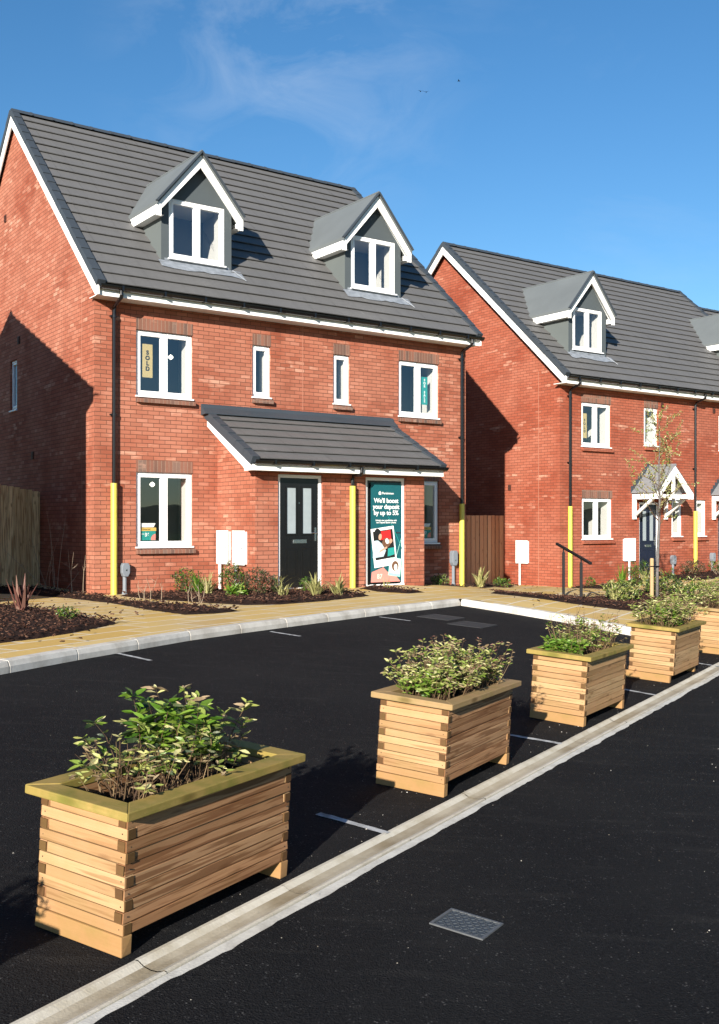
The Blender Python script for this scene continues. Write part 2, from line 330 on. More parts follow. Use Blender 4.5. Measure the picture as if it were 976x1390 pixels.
# ------------------------------------------------------------------ mesh helper
class MB:
    def __init__(s): s.v = []; s.f = []; s.m = []; s.uv = []
    def poly(s, pts, mat=0, uv=None):
        i = len(s.v); s.v += [tuple(p) for p in pts]; s.f.append(tuple(range(i, i + len(pts)))); s.m.append(mat); s.uv.append(uv)
    def shared(s, verts, faces, mat=0, uvs=None):
        i = len(s.v); s.v += [tuple(p) for p in verts]
        for k, f in enumerate(faces):
            s.f.append(tuple(i + a for a in f)); s.m.append(mat); s.uv.append(uvs[k] if uvs else None)
    def box(s, x0, x1, y0, y1, z0, z1, mat=0, grain=None, xf=None, jit=0):
        c = [(x0, y0, z0), (x1, y0, z0), (x1, y1, z0), (x0, y1, z0), (x0, y0, z1), (x1, y0, z1), (x1, y1, z1), (x0, y1, z1)]
        if jit: c = [tuple(a + random.uniform(-jit, jit) for a in p) for p in c]
        F = [(0, 3, 2, 1), (4, 5, 6, 7), (0, 1, 5, 4), (1, 2, 6, 5), (2, 3, 7, 6), (3, 0, 4, 7)]
        uvs = None
        if grain is not None:
            ax = grain; o = [a for a in range(3) if a != ax]; uvs = []
            for f in F:
                d = [max(c[k][a] for k in f) - min(c[k][a] for k in f) for a in o]
                other = o[0] if d[0] > d[1] else o[1]
                uvs.append([(c[k][ax], c[k][other]) for k in f])
        if xf is not None: c = [tuple(xf @ Vector(p)) for p in c]
        s.shared(c, F, mat, uvs)
    def beam(s, a, b, w, h, mat=0, up=(0, 0, 1)):
        a = Vector(a); b = Vector(b); d = (b - a); ln = d.length; d.normalize()
        sd = d.cross(Vector(up)); sd.normalize(); u2 = sd.cross(d)
        m = Matrix((d, sd, u2)).transposed().to_4x4(); m.translation = a
        s.box(0, ln, -w / 2, w / 2, -h / 2, h / 2, mat, 0, m)
    def tube(s, pts, rad, n=8, mat=0, caps=True):
        pts = [Vector(p) for p in pts]; k = len(pts)
        rr = rad if isinstance(rad, (list, tuple)) else [rad] * k
        rings = []; ref = Vector((.31, .17, .93))
        for i, p in enumerate(pts):
            d = (pts[min(i + 1, k - 1)] - pts[max(i - 1, 0)]).normalized()
            r0 = ref if abs(d.dot(ref)) < .95 else Vector((1, 0, 0))
            a = d.cross(r0).normalized(); b = d.cross(a)
            rings.append([p + (a * math.cos(2 * PI * j / n) + b * math.sin(2 * PI * j / n)) * rr[i] for j in range(n)])
        V = [q for r in rings for q in r]; F = []
        for i in range(k - 1):
            for j in range(n):
                F.append((i * n + j, i * n + (j + 1) % n, (i + 1) * n + (j + 1) % n, (i + 1) * n + j))
        if caps: F.append(tuple(range(n - 1, -1, -1))); F.append(tuple((k - 1) * n + j for j in range(n)))
        s.shared(V, F, mat)
    def prism(s, prof, axis, a, b, mat=0):
        # prof: 2D points ; axis 0: (y,z) extruded along x ; 1: (x,z) along y ; 2: (x,y) along z
        def P(q, t): return {0: (t, q[0], q[1]), 1: (q[0], t, q[1]), 2: (q[0], q[1], t)}[axis]
        n = len(prof); V = [P(q, a) for q in prof] + [P(q, b) for q in prof]
        F = [(i, (i + 1) % n, n + (i + 1) % n, n + i) for i in range(n)]
        F += [tuple(range(n - 1, -1, -1)), tuple(range(n, 2 * n))]
        s.shared(V, F, mat)
    def build(s, name, mats, parent=None, loc=None, rotz=0, smooth=False, bevel=0, fixn=True):
        me = bpy.data.meshes.new(name)
        bm = bmesh.new(); uvl = bm.loops.layers.uv.new('UVMap')
        bv = [bm.verts.new(p) for p in s.v]; bm.verts.index_update()
        for f, m, uv in zip(s.f, s.m, s.uv):
            try: face = bm.faces.new([bv[i] for i in f])
            except ValueError: continue
            face.material_index = m; face.smooth = smooth
            if uv:
                for l, c in zip(face.loops, uv): l[uvl].uv = c
        if fixn:
            keep = {}
            bmesh.ops.recalc_face_normals(bm, faces=bm.faces)
        done = [i for i, uv in enumerate(s.uv) if uv]
        for face in bm.faces:
            if face.index in (): pass
        bm.normal_update()
        flat = set()
        for face in bm.faces:
            if all(l[uvl].uv.length_squared == 0 for l in face.loops):
                n = face.normal; ax = max(range(3), key=lambda a: abs(n[a]) - (.0001 if a == 2 else 0))
                for l in face.loops:
                    p = l.vert.co
                    l[uvl].uv = (p.y, p.z) if ax == 0 else (p.x, p.z) if ax == 1 else (p.x, p.y)
        bm.to_mesh(me); bm.free()
        for m in (mats if isinstance(mats, (list, tuple)) else [mats]): me.materials.append(m)
        o = bpy.data.objects.new(name, me); col.objects.link(o)
        if parent is not None: o.parent = parent
        if loc is not None: o.location = loc
        o.rotation_euler.z = rotz
        if bevel:
            md = o.modifiers.new('bevel', 'BEVEL'); md.width = bevel; md.segments = 2; md.limit_method = 'ANGLE'; md.angle_limit = R(40)
        return o
def thing(name, label, cat, loc=(0, 0, 0), rotz=0, group=None):
    o = bpy.data.objects.new(name, None); col.objects.link(o); o.empty_display_size = .1
    o.location = loc; o.rotation_euler = (0, 0, rotz); return tag(o, label, cat, group)
def tag(o, label=None, cat=None, group=None, kind=None):
    if label: o['label'] = label
    if cat: o['category'] = cat
    if group: o['group'] = group
    if kind: o['kind'] = kind
    return o
def text(s, size, mat, parent, loc, rot=(PI / 2, 0, 0), name='lettering', bold=.0, align='CENTER', spacing=1.0, line=1.0):
    cu = bpy.data.curves.new(name, 'FONT'); cu.body = s; cu.size = size; cu.align_x = align; cu.align_y = 'CENTER'
    cu.offset = bold * size; cu.space_character = spacing; cu.space_line = line; cu.extrude = .0005
    t = bpy.data.objects.new(name, cu); col.objects.link(t)
    bpy.context.view_layer.update()
    me = bpy.data.meshes.new_from_object(t.evaluated_get(bpy.context.evaluated_depsgraph_get()))
    bpy.data.objects.remove(t); me.materials.clear(); me.materials.append(mat)
    o = bpy.data.objects.new(name, me); col.objects.link(o); o.parent = parent; o.location = loc; o.rotation_euler = rot
    return o

# ------------------------------------------------------------------ site frame
U = Vector((.814, .581, 0)).normalized(); V = Vector((-U.y, U.x, 0)); TH = math.atan2(U.y, U.x)
O1 = Vector((-4.68, 18.21, 0)); O2 = Vector((5.25, 27.0, 0))
PA, PB, PC = -.054, .033, -.1694
def pz(x, y): return PA * x + PB * y + PC
DC = Vector((.5215, .8533, 0)).normalized(); NC = Vector((DC.y, -DC.x, 0))     # along the channel, and across it to the road
Q0 = Vector((.154, 5.385, 0))
def cp(t, w, dz=0):
    p = Q0 + DC * t + NC * w
    return Vector((p.x, p.y, (pz(p.x, p.y) if w < 3.2 else pz(*(Q0 + DC * t + NC * 3.2).xy) - .015 * (w - 3.2)) + dz))
def hw(s, v, O): p = O + U * s + V * v; return p.x, p.y
KB = [(-5.35, 4.2), (-4.45, 6.1), (-3.122, 8.957), (-2.666, 9.928), (-1.80, 11.62), (-.563, 13.50), (.451, 15.0), (1.22, 16.05), (1.629, 16.647)]
KR = [(1.629, 16.647), (2.39, 15.83), (2.94, 15.15), (3.39, 14.44), (3.75, 13.80), (4.15, 13.25), (4.75, 12.85)]
ctrl = []
for x, y in KB: ctrl.append((x, y, pz(x, y) + .11))
for i in range(8):
    f = i / 7 * (len(KB) - 1.01); k = int(f); a, b = KB[k], KB[k + 1]; g = f - k
    x, y = a[0] + (b[0] - a[0]) * g, a[1] + (b[1] - a[1]) * g; ctrl.append((x, y, pz(x, y) + .11))
for x, y in KR: ctrl.append((x, y, pz(x, y) + .10))
for s, v, z in ((-6, 0, .45), (-3, 0, .40), (0, 0, .36), (0, 2, .40), (0, 6, .45), (1.2, 0, .34), (2.4, -.4, .37), (3.3, -1.5, .43), (4.5, -1.5, .40), (5.4, -1.5, .42), (6.4, -1, .36), (7.5, 0, .25), (8.69, 0, .19), (8.69, 3, .20), (11, 0, .10)):
    ctrl.append((*hw(s, v, O1), z))
for s, v, z in ((0, 0, -.06), (0, 2, -.05), (1.5, 0, -.03), (3.5, 0, .12), (5.6, 0, .20), (9, 0, .25), (3.5, -1, .13), (0, -1, -.03)):
    ctrl.append((*hw(s, v, O2), z))
ctrl += [(4.4, 20.5, .1), (5.5, 19, .1), (6.5, 19.5, .12), (8, 24, .15), (9, 22, .2)]
def tz(x, y):
    a = b = 0
    for cx, cy, cz in ctrl:
        w = ((cx - x) ** 2 + (cy - y) ** 2 + .05) ** -1.75; a += w * cz; b += w
    return a / b

# ------------------------------------------------------------------ setting
def ground():
    mb = MB(); g = [-600, -120, -40, -10, 10, 40, 120, 600]
    for i in range(7):
        for j in range(7): mb.poly([(g[i], g[j], -.62), (g[i + 1], g[j], -.62), (g[i + 1], g[j + 1], -.62), (g[i], g[j + 1], -.62)])
    tag(mb.build('ground', M['turf']), kind='structure')
ground()
def grid_sheet(name, rows, mat):
    mb = MB(); n = len(rows[0]); Vv = [p for r in rows for p in r]; F = []
    for i in range(len(rows) - 1):
        for j in range(n - 1): F.append((i * n + j, i * n + j + 1, (i + 1) * n + j + 1, (i + 1) * n + j))
    mb.shared(Vv, F); o = mb.build(name, mat, smooth=True)
    me = o.data
    if sum(p.normal.z for p in me.polygons) < 0: me.flip_normals()
    return tag(o, kind='structure')
def hills():
    rows = []
    for k in range(25):
        a = R(150) + R(240) * k / 24; row = []
        for rr, h in ((330, -.7), (380, 7), (430, 15), (520, 21), (590, 16)):
            hh = h * (1 + .45 * noise.noise(Vector((k * .31, rr * .01, 2)))) * .55 if h > 0 else h
            row.append(Vector((math.cos(a) * rr, math.sin(a) * rr, hh)))
        rows.append(row)
    grid_sheet('hills', rows, M['hill'])
hills()
# bay : flat sheet between kerb and channel
mb = MB()
bay = [cp(-16, 0), cp(9.6, 0)]
ring = [(4.75, 12.95), (4.15, 13.35), (3.75, 13.9), (3.39, 14.54), (2.94, 15.25), (2.39, 15.93), (1.65, 16.75), (1.15, 16.10), (.40, 15.05), (-.62, 13.55), (-1.87, 11.67), (-2.73, 9.97), (-3.19, 9.0), (-4.52, 6.14), (-5.42, 4.24), (-9.5, -4.5)]
mb.poly([p for p in bay] + [Vector((x, y, pz(x, y))) for x, y in ring])
tag(mb.build('parking_bay', M['asphalt']), kind='structure')
# road : ragged edge against the channel haunch
rows = []
t = -16
while t < 32:
    j = .208 + .012 * noise.noise(Vector((t * 6, 0, 3))) + .016 * noise.noise(Vector((t * 1.7, 5, 3))) + .008 * noise.noise(Vector((t * 25, 1, 1)))
    rows.append([cp(t, j), cp(t, .6), cp(t, 1.6), cp(t, 3.2), cp(t, 6), cp(t, 9.5)])
    t += .045 if -3 < t < 9 else .4
grid_sheet('road', rows, M['asphalt'])
# drainage channel units, dished
mb = MB(); prof = [(0, .004), (.017, .005), (.023, .002), (.046, -.008), (.080, -.012), (.114, -.008), (.137, .002), (.143, .005), (.156, .004)]
t = -15.6
while t < 26:
    t1 = t + .9115; dz = random.uniform(-.002, .002); dw = random.uniform(-.004, .004)
    a = [cp(t, w + dw, z + dz) for w, z in prof]; b = [cp(t1, w + dw, z + dz) for w, z in prof]
    n = len(prof); F = [(i, i + 1, n + i + 1, n + i) for i in range(n - 1)]
    a2 = [cp(t, w + dw, -.1) for w in (0, .156)]; b2 = [cp(t1, w + dw, -.1) for w in (0, .156)]
    mb.shared(a + b + a2 + b2, F[:3] + F[5:] + [(0, n, 2 * n + 2, 2 * n), (n - 1, 2 * n - 1, 2 * n + 3, 2 * n + 1)])
    mb.shared(a + b, F[3:5], 1)
    t += .915
tag(mb.build('drainage_channel', [M['channel'], M['channel_dirt']]), kind='structure')
rows = []; t = -15.6
while t < 26:
    rows.append([cp(t, .160, -.001), cp(t, .25, -.004)]); t += .4
grid_sheet('channel_haunch', rows, M['haunch'])
rows = []; t = -15.6                           # bed the units sit on, seen in the joints
while t < 26:
    rows.append([cp(t, -.02, -.022), cp(t, .27, -.022)]); t += 1
grid_sheet('channel_bed', rows, M['channel_dirt'])
# kerb
def resample(pts, step):
    out = []; acc = 0
    P = [Vector((x, y, 0)) for x, y in pts]
    segs = [(P[i], P[i + 1], (P[i + 1] - P[i]).length) for i in range(len(P) - 1)]
    T = sum(s[2] for s in segs); n = max(1, round(T / step)); ds = T / n
    for k in range(n + 1):
        d = min(k * ds, T - 1e-6); i = 0
        while i < len(segs) - 1 and d > segs[i][2]: d -= segs[i][2]; i += 1
        out.append(segs[i][0].lerp(segs[i][1], min(1, d / segs[i][2])))
    return out
def kerb_line(mb, pts, step):
    P = resample(pts, step)
    for i in range(len(P) - 1):
        a, b = P[i], P[i + 1]; d = (b - a).normalized(); n = Vector((-d.y, d.x, 0))
        a = a + d * .005; b = b - d * .005; h = random.uniform(-.003, .003)
        prof = [(0, -.06), (0.0, .055), (.018, .098), (.028, .106), (.125, .110), (.125, -.06)]
        A = [a + n * w + Vector((0, 0, pz(a.x, a.y) + z + h)) for w, z in prof]; B = [b + n * w + Vector((0, 0, pz(b.x, b.y) + z + h)) for w, z in prof]
        k = len(prof); mb.shared(A + B, [(j, (j + 1) % k, k + (j + 1) % k, k + j) for j in range(k)] + [tuple(range(k)), tuple(range(2 * k - 1, k - 1, -1))])
mb = MB(); kerb_line(mb, KB, .915); kerb_line(mb, KR, .915)
tag(mb.build('kerb', M['kerb'], bevel=.004), kind='structure')
# paving : fan of rays outward from the kerb line
PL = resample(KB, .35); PR = resample(KR, .35)
rays = []
for p in PL: rays.append((p, R(148.3)))
for k in range(1, 14): rays.append((PL[-1], R(148.3 + (57 - 148.3) * k / 14)))
for p in PR: rays.append((p, R(57)))
ds = [.06, .2, .4, .6, .85, 1.1, 1.4, 1.7, 2.05, 2.4, 2.8, 3.2, 3.7, 4.2, 4.8, 5.5, 6.3, 7.2, 8.2, 9.3, 10.5, 12, 14, 17, 21, 30, 45]
rows = []
for p, a in rays:
    e = Vector((math.cos(a), math.sin(a), 0)); r = []
    for d in ds:
        q = p + e * d; z = tz(q.x, q.y) - .004; f = min(1, max(0, (d - 22) / 20)); r.append(Vector((q.x, q.y, z * (1 - f) - .5 * f)))
    rows.append(r)
grid_sheet('paving', rows, M['slab'])
# worn white bay ticks
def strip(a, b, w, dz, name, mat):
    a = Vector((*a, 0)); b = Vector((*b, 0)); d = (b - a).normalized(); n = Vector((-d.y, d.x, 0)); mb = MB()
    k = 14; top = []; bot = []
    for i in range(k + 1):
        p = a.lerp(b, i / k)
        for l, sg in ((top, 1), (bot, -1)):
            q = p + n * sg * (w / 2 + random.uniform(-.004, .004)); l.append(Vector((q.x, q.y, pz(q.x, q.y) + dz)))
    mb.shared(top + bot, [(i, i + 1, k + 2 + i, k + 1 + i) for i in range(k)])
    return tag(mb.build(name, mat), kind='structure')
for a, b in [((-.224, 5.602), (.149, 5.338)), ((1.02, 7.77), (1.472, 7.52)), ((2.50, 9.90), (2.773, 9.658)), ((3.82, 11.85), (4.057, 11.638)), ((-2.43, 10.36), (-2.032, 10.05)), ((-1.08, 12.49), (-.699, 12.232)), ((.28, 14.54), (.704, 14.28))]:
    strip(a, b, .05, .004, 'bay_marking', M['linepaint'])

# grit on the asphalt
mb = MB(); rnd = random.Random(3)
for k in range(420):
    if k < 260:
        t = rnd.uniform(-2.2, 7); w = rnd.uniform(-4.5, 3) if k < 170 else rnd.uniform(.3, 2.2)
    else: t = rnd.uniform(-1.5, 11); w = rnd.gauss(-.1, .12)
    p = cp(t, w); r = rnd.uniform(.0016, .0042) * (1 if rnd.random() < .9 else 1.8)
    if 0 < w < .22: p.z += .004
    a = rnd.uniform(0, 6); pts = [p + Vector((math.cos(a + q * 2.1) * r * rnd.uniform(.7, 1.4), math.sin(a + q * 2.1) * r, 0)) for q in range(3)]
    top = p + Vector((0, 0, r * .9)); mb.shared(pts + [top], [(0, 1, 3), (1, 2, 3), (2, 0, 3)])
tag(mb.build('loose_grit', M['pebble'], fixn=True), 'pale loose grit scattered over the dark asphalt', 'grit', kind='stuff')

# ------------------------------------------------------------------ house pieces
def tile_slope(mb, x0, x1, ye, ze, yr, zr, gauge, holes=(), th=.045, mat=0):
    dy, dz = yr - ye, zr - ze; Ln = math.hypot(dy, dz); dy /= Ln; dz /= Ln
    ny, nz = -dz, dy
    if nz < 0: ny, nz = -ny, -nz
    def P(x, d, h): return (x, ye + dy * d + ny * h, ze + dz * d + nz * h)
    n = max(1, round(Ln / gauge)); g = Ln / n
    mb.poly([P(x0 + .01, .03, -.03), P(x1 - .01, .03, -.03), P(x1 - .01, Ln, -.03), P(x0 + .01, Ln, -.03)], mat) if not holes else None
    for i in range(n):
        d0, d1 = i * g, (i + 1) * g; ym = ye + dy * (d0 + g / 2)
        ints = [(x0, x1)]
        for (xa, xb, ya, yb) in holes:
            if ya < ym < yb:
                new = []
                for a, b in ints:
                    if xa > a: new.append((a, min(b, xa)))
                    if xb < b: new.append((max(a, xb), b))
                ints = [q for q in new if q[1] - q[0] > .01]
        for a, b in ints:
            k = max(1, round((b - a) / .34)); us = [a + (b - a) * j / k for j in range(k + 1)]
            for j in range(k):
                xa, xb = us[j] + .0012, us[j + 1] - .0012; jh = random.uniform(-.0022, .0022)
                A, B = (xa, d0, th + jh), (xb, d0, th + jh); C2, D = (xb, d1 + .04, .004), (xa, d1 + .04, .004)
                # top / butt / underside
                ou = random.uniform(0, 30)
                mb.poly([P(*A), P(*B), P(*C2), P(*D)], mat, [(ou, 0.1), (ou + .3, .1), (ou + .3, .4), (ou, .4)])
                mb.poly([P(xa, d0, th - .017 + jh), P(xb, d0, th - .017 + jh), P(*B), P(*A)], mat)
                mb.poly([P(xa, d0, th - .017 + jh), P(xb, d0, th - .017 + jh), P(xb, d0 + .22, .002), P(xa, d0 + .22, .002)], mat)
            if holes: mb.poly([P(a, d0, -.02), P(b, d0, -.02), P(b, d1, -.02), P(a, d1, -.02)], mat)
    return n, g, P
def wall_grid(mb, xs, zs, holes, P, mat=0):
    """rectangular wall with rectangular openings; P(x,z) -> point"""
    X = sorted(set(xs + [h[0] for h in holes] + [h[1] for h in holes])); Z = sorted(set(zs + [h[2] for h in holes] + [h[3] for h in holes]))
    for i in range(len(X) - 1):
        for j in range(len(Z) - 1):
            cx, cz = (X[i] + X[i + 1]) / 2, (Z[j] + Z[j + 1]) / 2
            if any(h[0] < cx < h[1] and h[2] < cz < h[3] for h in holes): continue
            mb.poly([P(X[i], Z[j]), P(X[i + 1], Z[j]), P(X[i + 1], Z[j + 1]), P(X[i], Z[j + 1])], mat)
def reveals(mb, holes, depth, P, mat=0):
    for x0, x1, z0, z1 in holes:
        c = [(x0, z0), (x1, z0), (x1, z1), (x0, z1)]
        for k in range(4):
            a, b = c[k], c[(k + 1) % 4]
            mb.poly([P(*a, 0), P(*b, 0), P(*b, depth), P(*a, depth)], mat)
def window(parent, x, y, z, w, h, double=True, rotz=0, name='window', room=True, lamp=None, roomw=.5, opened=False, depth=1.6):
    mb = MB(); f = .055; sw = .048; d = .07
    mb.box(0, f, 0, d, 0, h); mb.box(w - f, w, 0, d, 0, h); mb.box(f, w - f, 0, d, 0, f); mb.box(f, w - f, 0, d, h - f, h)
    bays = [(f, w / 2 - .03), (w / 2 + .03, w - f)] if double else [(f, w - f)]
    if double: mb.box(w / 2 - .03, w / 2 + .03, 0, d, f, h - f)
    panes = []
    for a, b in bays:
        y0, y1 = -.012, .055; zz0, zz1 = f, h - f
        a -= .008; b += .008; zz0 -= .008; zz1 += .008
        mb.box(a, a + sw, y0, y1, zz0, zz1); mb.box(b - sw, b, y0, y1, zz0, zz1)
        mb.box(a + sw, b - sw, y0, y1, zz0, zz0 + sw); mb.box(a + sw, b - sw, y0, y1, zz1 - sw, zz1)
        panes.append((a + sw, b - sw, zz0 + sw, zz1 - sw))
        mb.box(a + .03, b - .03, -.026, -.0125, h - f + .005, h - f + .028)           # trickle vent
    o = mb.build(name, M['upvc'], parent, (x, y, z), rotz, bevel=.004)
    for a, b, z0, z1 in panes:
        p = MB(); p.poly([(a, .018, z0), (b, .018, z0), (b, .018, z1), (a, .018, z1)]); p.build('pane', M['glass'], o, fixn=False)
    s = MB(); s.box(-.018, w + .018, -.075, .02, -.032, -.002); s.build('sill', M['upvc'], o, bevel=.005)
    if double:
        hd = MB(); hx = w / 2 + .048; hd.box(hx - .012, hx + .012, .056, .075, h * .42, h * .50); hd.box(hx - .009, hx + .009, .075, .092, h * .43, h * .60)
        hd.build('handle', M['upvc'], o)
    if room:
        r = MB(); rv = .30; a, b, c, e = .045, w - .062, .04, h - .03
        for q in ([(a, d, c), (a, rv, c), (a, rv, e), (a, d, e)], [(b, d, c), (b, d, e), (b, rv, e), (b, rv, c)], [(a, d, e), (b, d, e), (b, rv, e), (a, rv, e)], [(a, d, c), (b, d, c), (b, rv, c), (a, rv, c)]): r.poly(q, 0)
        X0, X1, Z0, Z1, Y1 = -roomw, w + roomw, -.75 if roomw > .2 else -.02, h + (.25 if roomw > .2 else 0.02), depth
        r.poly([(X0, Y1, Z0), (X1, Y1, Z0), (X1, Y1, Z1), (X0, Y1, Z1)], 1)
        r.poly([(X0, rv, Z0), (X0, Y1, Z0), (X0, Y1, Z1), (X0, rv, Z1)], 1); r.poly([(X1, rv, Z0), (X1, Y1, Z0), (X1, Y1, Z1), (X1, rv, Z1)], 0)  # right wall in paler plaster, its sunlit look put into the colour
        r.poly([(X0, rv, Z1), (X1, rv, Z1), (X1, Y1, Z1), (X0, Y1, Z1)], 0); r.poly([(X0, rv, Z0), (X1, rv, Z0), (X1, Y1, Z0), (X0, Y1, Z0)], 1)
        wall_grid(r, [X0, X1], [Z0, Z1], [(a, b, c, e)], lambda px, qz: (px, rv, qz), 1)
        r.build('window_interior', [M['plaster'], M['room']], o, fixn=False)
    if lamp:
        lx, ly, lz = lamp; b = MB(); ring = []
        for k in range(7):
            aa = PI * k / 6; ring.append((lx, ly, lz + .05 * math.cos(aa)))
        b.tube([(lx, ly, lz + .05 - .1 * k / 6) for k in range(7)], [max(.002, .05 * math.sin(PI * k / 6)) for k in range(7)], 10)
        b.build('ceiling_lamp', M['bulb'], o, smooth=True)
    return o
def lintel_sill(parent, x0, x1, z0, z1, front=-.004):
    m = MB(); m.box(x0, x1, front - .002, .03, z1, z1 + .215); m.build('lintel', M['soldier'], parent)
    s = MB(); s.prism([(.04, z0 - .035), (-.085, z0 - .062), (-.085, z0 - .135), (.04, z0 - .135)], 0, x0 - .01, x1 + .03)
    s.build('brick_sill', M['soldier'], parent, bevel=.006)
def gutter(mb, x0, x1, y, z, r=.074):
    prof = [(y + r * math.cos(a), z + r * math.sin(a)) for a in [PI + PI * k / 8 for k in range(9)]]
    prof += [(y + (r - .008) * math.cos(a), z + (r - .008) * math.sin(a)) for a in [2 * PI - PI * k / 8 for k in range(9)]]
    mb.prism(prof, 0, x0, x1)
    x = x0 + .4
    while x < x1:
        mb.box(x - .018, x + .018, y - r - .004, y + r + .01, z - r - .005, z + .008); x += .8
def ridge_caps(mb, x0, x1, y, z, seg=.45):
    n = round((x1 - x0) / seg); g = (x1 - x0) / n
    for i in range(n):
        j = random.uniform(-.004, .004); a, b = x0 + i * g + .003, x0 + (i + 1) * g - .003
        pr = [(y - .13, z - .075 + j), (y - .05, z + .01 + j), (y, z + .035 + j), (y + .05, z + .01 + j), (y + .13, z - .075 + j), (y, z - .02 + j)]
        mb.prism(pr, 0, a, b)
        pr2 = [(yy + (yy - y) * .06, zz + .008) for yy, zz in pr]; mb.prism(pr2, 0, b - .045, b + .002)
def downpipe(parent, x, y, z0, z1, zg, gutter_y, gz):
    mb = MB()
    mb.tube([(x, gutter_y, gz), (x, gutter_y, gz - .12), (x, gutter_y + .03, gz - .17), (x, y - .03, z1 + .02), (x, y, z1 - .05), (x, y, zg - .05)], .034, 10)
    zz = z1 - .12
    while zz > zg + .1:
        mb.tube([(x, y, zz), (x, y, zz - .05)], .042, 10); mb.box(x - .065, x + .065, y + .0, y + .05, zz - .04, zz - .01); zz -= 1.75
    o = mb.build('downpipe', M['black_plastic'], parent, smooth=False)
    g = MB(); g.tube([(x, y - .005, z0), (x, y - .005, zg)], .058, 14); g.build('pipe_guard', M['yellow'], o, smooth=False)
    return o
def dormer(house, cx, vf, zb, zw0, zw1, W, zap, roofz, bar_v, ww, lampy=None):
    """cx centre; vf front plane; zb base; W width; zap outer apex of barge; roofz(y)->roof height"""
    x0, x1 = cx - W / 2, cx + W / 2; h = W / 2
    ov = .17; k = 1.20                                # verge overhang and pitch of the dormer roof
    def rz(dx, o=0): return zap - k * abs(dx) + o
    ze = rz(h)                                        # roof underside level over the cheek
    mb = MB(); hole = (cx - ww / 2, cx + ww / 2, zw0, zw1)
    P = lambda x, z: (x, vf, z)
    wall_grid(mb, [x0, x1], [zb - .12, zw1 + .06], [hole], P)
    zt = zw1 + .06; dxs = (zap - .16 - zt) / k
    if dxs >= h: mb.poly([P(x0, zt), P(x1, zt), P(x1, ze - .16), P(cx, zap - .16), P(x0, ze - .16)])
    else: mb.poly([P(x0, zt), P(x1, zt), P(cx, zap - .16)])
    reveals(mb, [hole], .08, lambda x, z, d: (x, vf + d, z))
    vtop = vf
    while roofz(vtop) < ze - .02: vtop += .02
    for x in (x0, x1):
        mb.poly([(x, vf, zb - .12), (x, vf, ze - .1), (x, vtop + .12, ze - .1), (x, vf + .1, roofz(vf) - .12)], 1)
    d = mb.build('dormer', [M['grp'], M['render_side']], house, fixn=False)
    # roof, two slopes carried back into the main roof
    def vhit(z):
        v = vf
        while roofz(v) < z and v < 6: v += .02
        return v + .12
    r = MB(); ho = h + ov; th = .05; yb = bar_v - .03
    for sg in (-1, 1):
        zo, za = rz(ho), zap
        top = [(cx, yb, za + th), (cx + sg * ho, yb, zo + th), (cx + sg * ho, vhit(zo), zo + th), (cx, vhit(za), za + th)]
        bot = [(cx, yb, za - .02), (cx + sg * ho, yb, zo - .02), (cx + sg * ho, vhit(zo), zo - .02), (cx, vhit(za), za - .02)]
        r.shared(top + bot, [(0, 1, 2, 3), (4, 5, 6, 7), (0, 1, 5, 4), (1, 2, 6, 5)])
    r.tube([(cx, yb - .012, zap + th), (cx, vhit(zap) - .05, zap + th)], .022, 6)
    r.build('dormer_roof', M['grp_roof'], d)
    e = MB()                                          # dark edging over the barge
    for sg in (-1, 1):
        e.beam((cx, yb - .006, zap + th - .012), (cx + sg * (ho + .01), yb - .006, rz(ho) + th - .012), .03, .075, 0, (0, 1, 0))
    e.build('edge_trim', M['verge'], d)
    b = MB(); bw = .15; y0, y1 = bar_v, bar_v + .03
    for sg in (-1, 1):
        zo = rz(ho) - .022; za = zap - .022
        b.prism([(cx, za), (cx + sg * ho, zo), (cx + sg * ho, zo - .20), (cx + sg * (ho - .10), zo - .20), (cx + sg * (ho - .10), zo - .13 + .10 * k * .55), (cx, za - bw * math.hypot(1, k))], 1, y0, y1)
    b.build('bargeboard', M['white_paint'], d)
    for sg in (-1, 1):                                # eaves box (fascia + soffit) along each side
        s = MB()
        zo = rz(ho) - .024; xa, xb = sorted((cx + sg * ho, cx + sg * (ho - .018)))
        vv = vhit(zo - .18); vv2 = vhit(zo)
        s.shared([(xa, y1, zo), (xa, y1, zo - .17), (xa, vv - .1, zo - .17), (xa, vv2 - .1, zo), (xb, y1, zo), (xb, y1, zo - .17), (xb, vv - .1, zo - .17), (xb, vv2 - .1, zo)], [(0, 1, 2, 3), (4, 5, 6, 7), (0, 3, 7, 4), (1, 2, 6, 5), (0, 1, 5, 4)])
        xc = cx + sg * h; a2, b2 = sorted((cx + sg * (ho - .018), xc))
        s.poly([(a2, y1, zo - .165), (b2, y1, zo - .165), (b2, vv - .05, zo - .165), (a2, vv - .05, zo - .165)])
        s.build('eaves_box', M['white_paint'], d)
    # soffit of the front overhang
    q = MB()
    for sg in (-1, 1):
        q.poly([(cx, y1, zap - .10), (cx + sg * ho, y1, rz(ho) - .10), (cx + sg * ho, vf + .01, rz(ho) - .10), (cx, vf + .01, zap - .10)])
    q.build('soffit', M['white_paint'], d)
    # lead apron below and soakers
    f = MB()
    v0 = vf - .19; pts = []; nn = 14
    up = [(x0 - .06 + (W + .26) * i / nn, vf - .003) for i in range(nn + 1)]
    lo = [(x, v0 + .05 * noise.noise(Vector((x * 5, vf, 0)))) for x, _ in up]
    f.shared([(x, y, roofz(y) + .058) for x, y in up] + [(x, y, roofz(y) + .058) for x, y in lo], [(i, i + 1, nn + 2 + i, nn + 1 + i) for i in range(nn)])
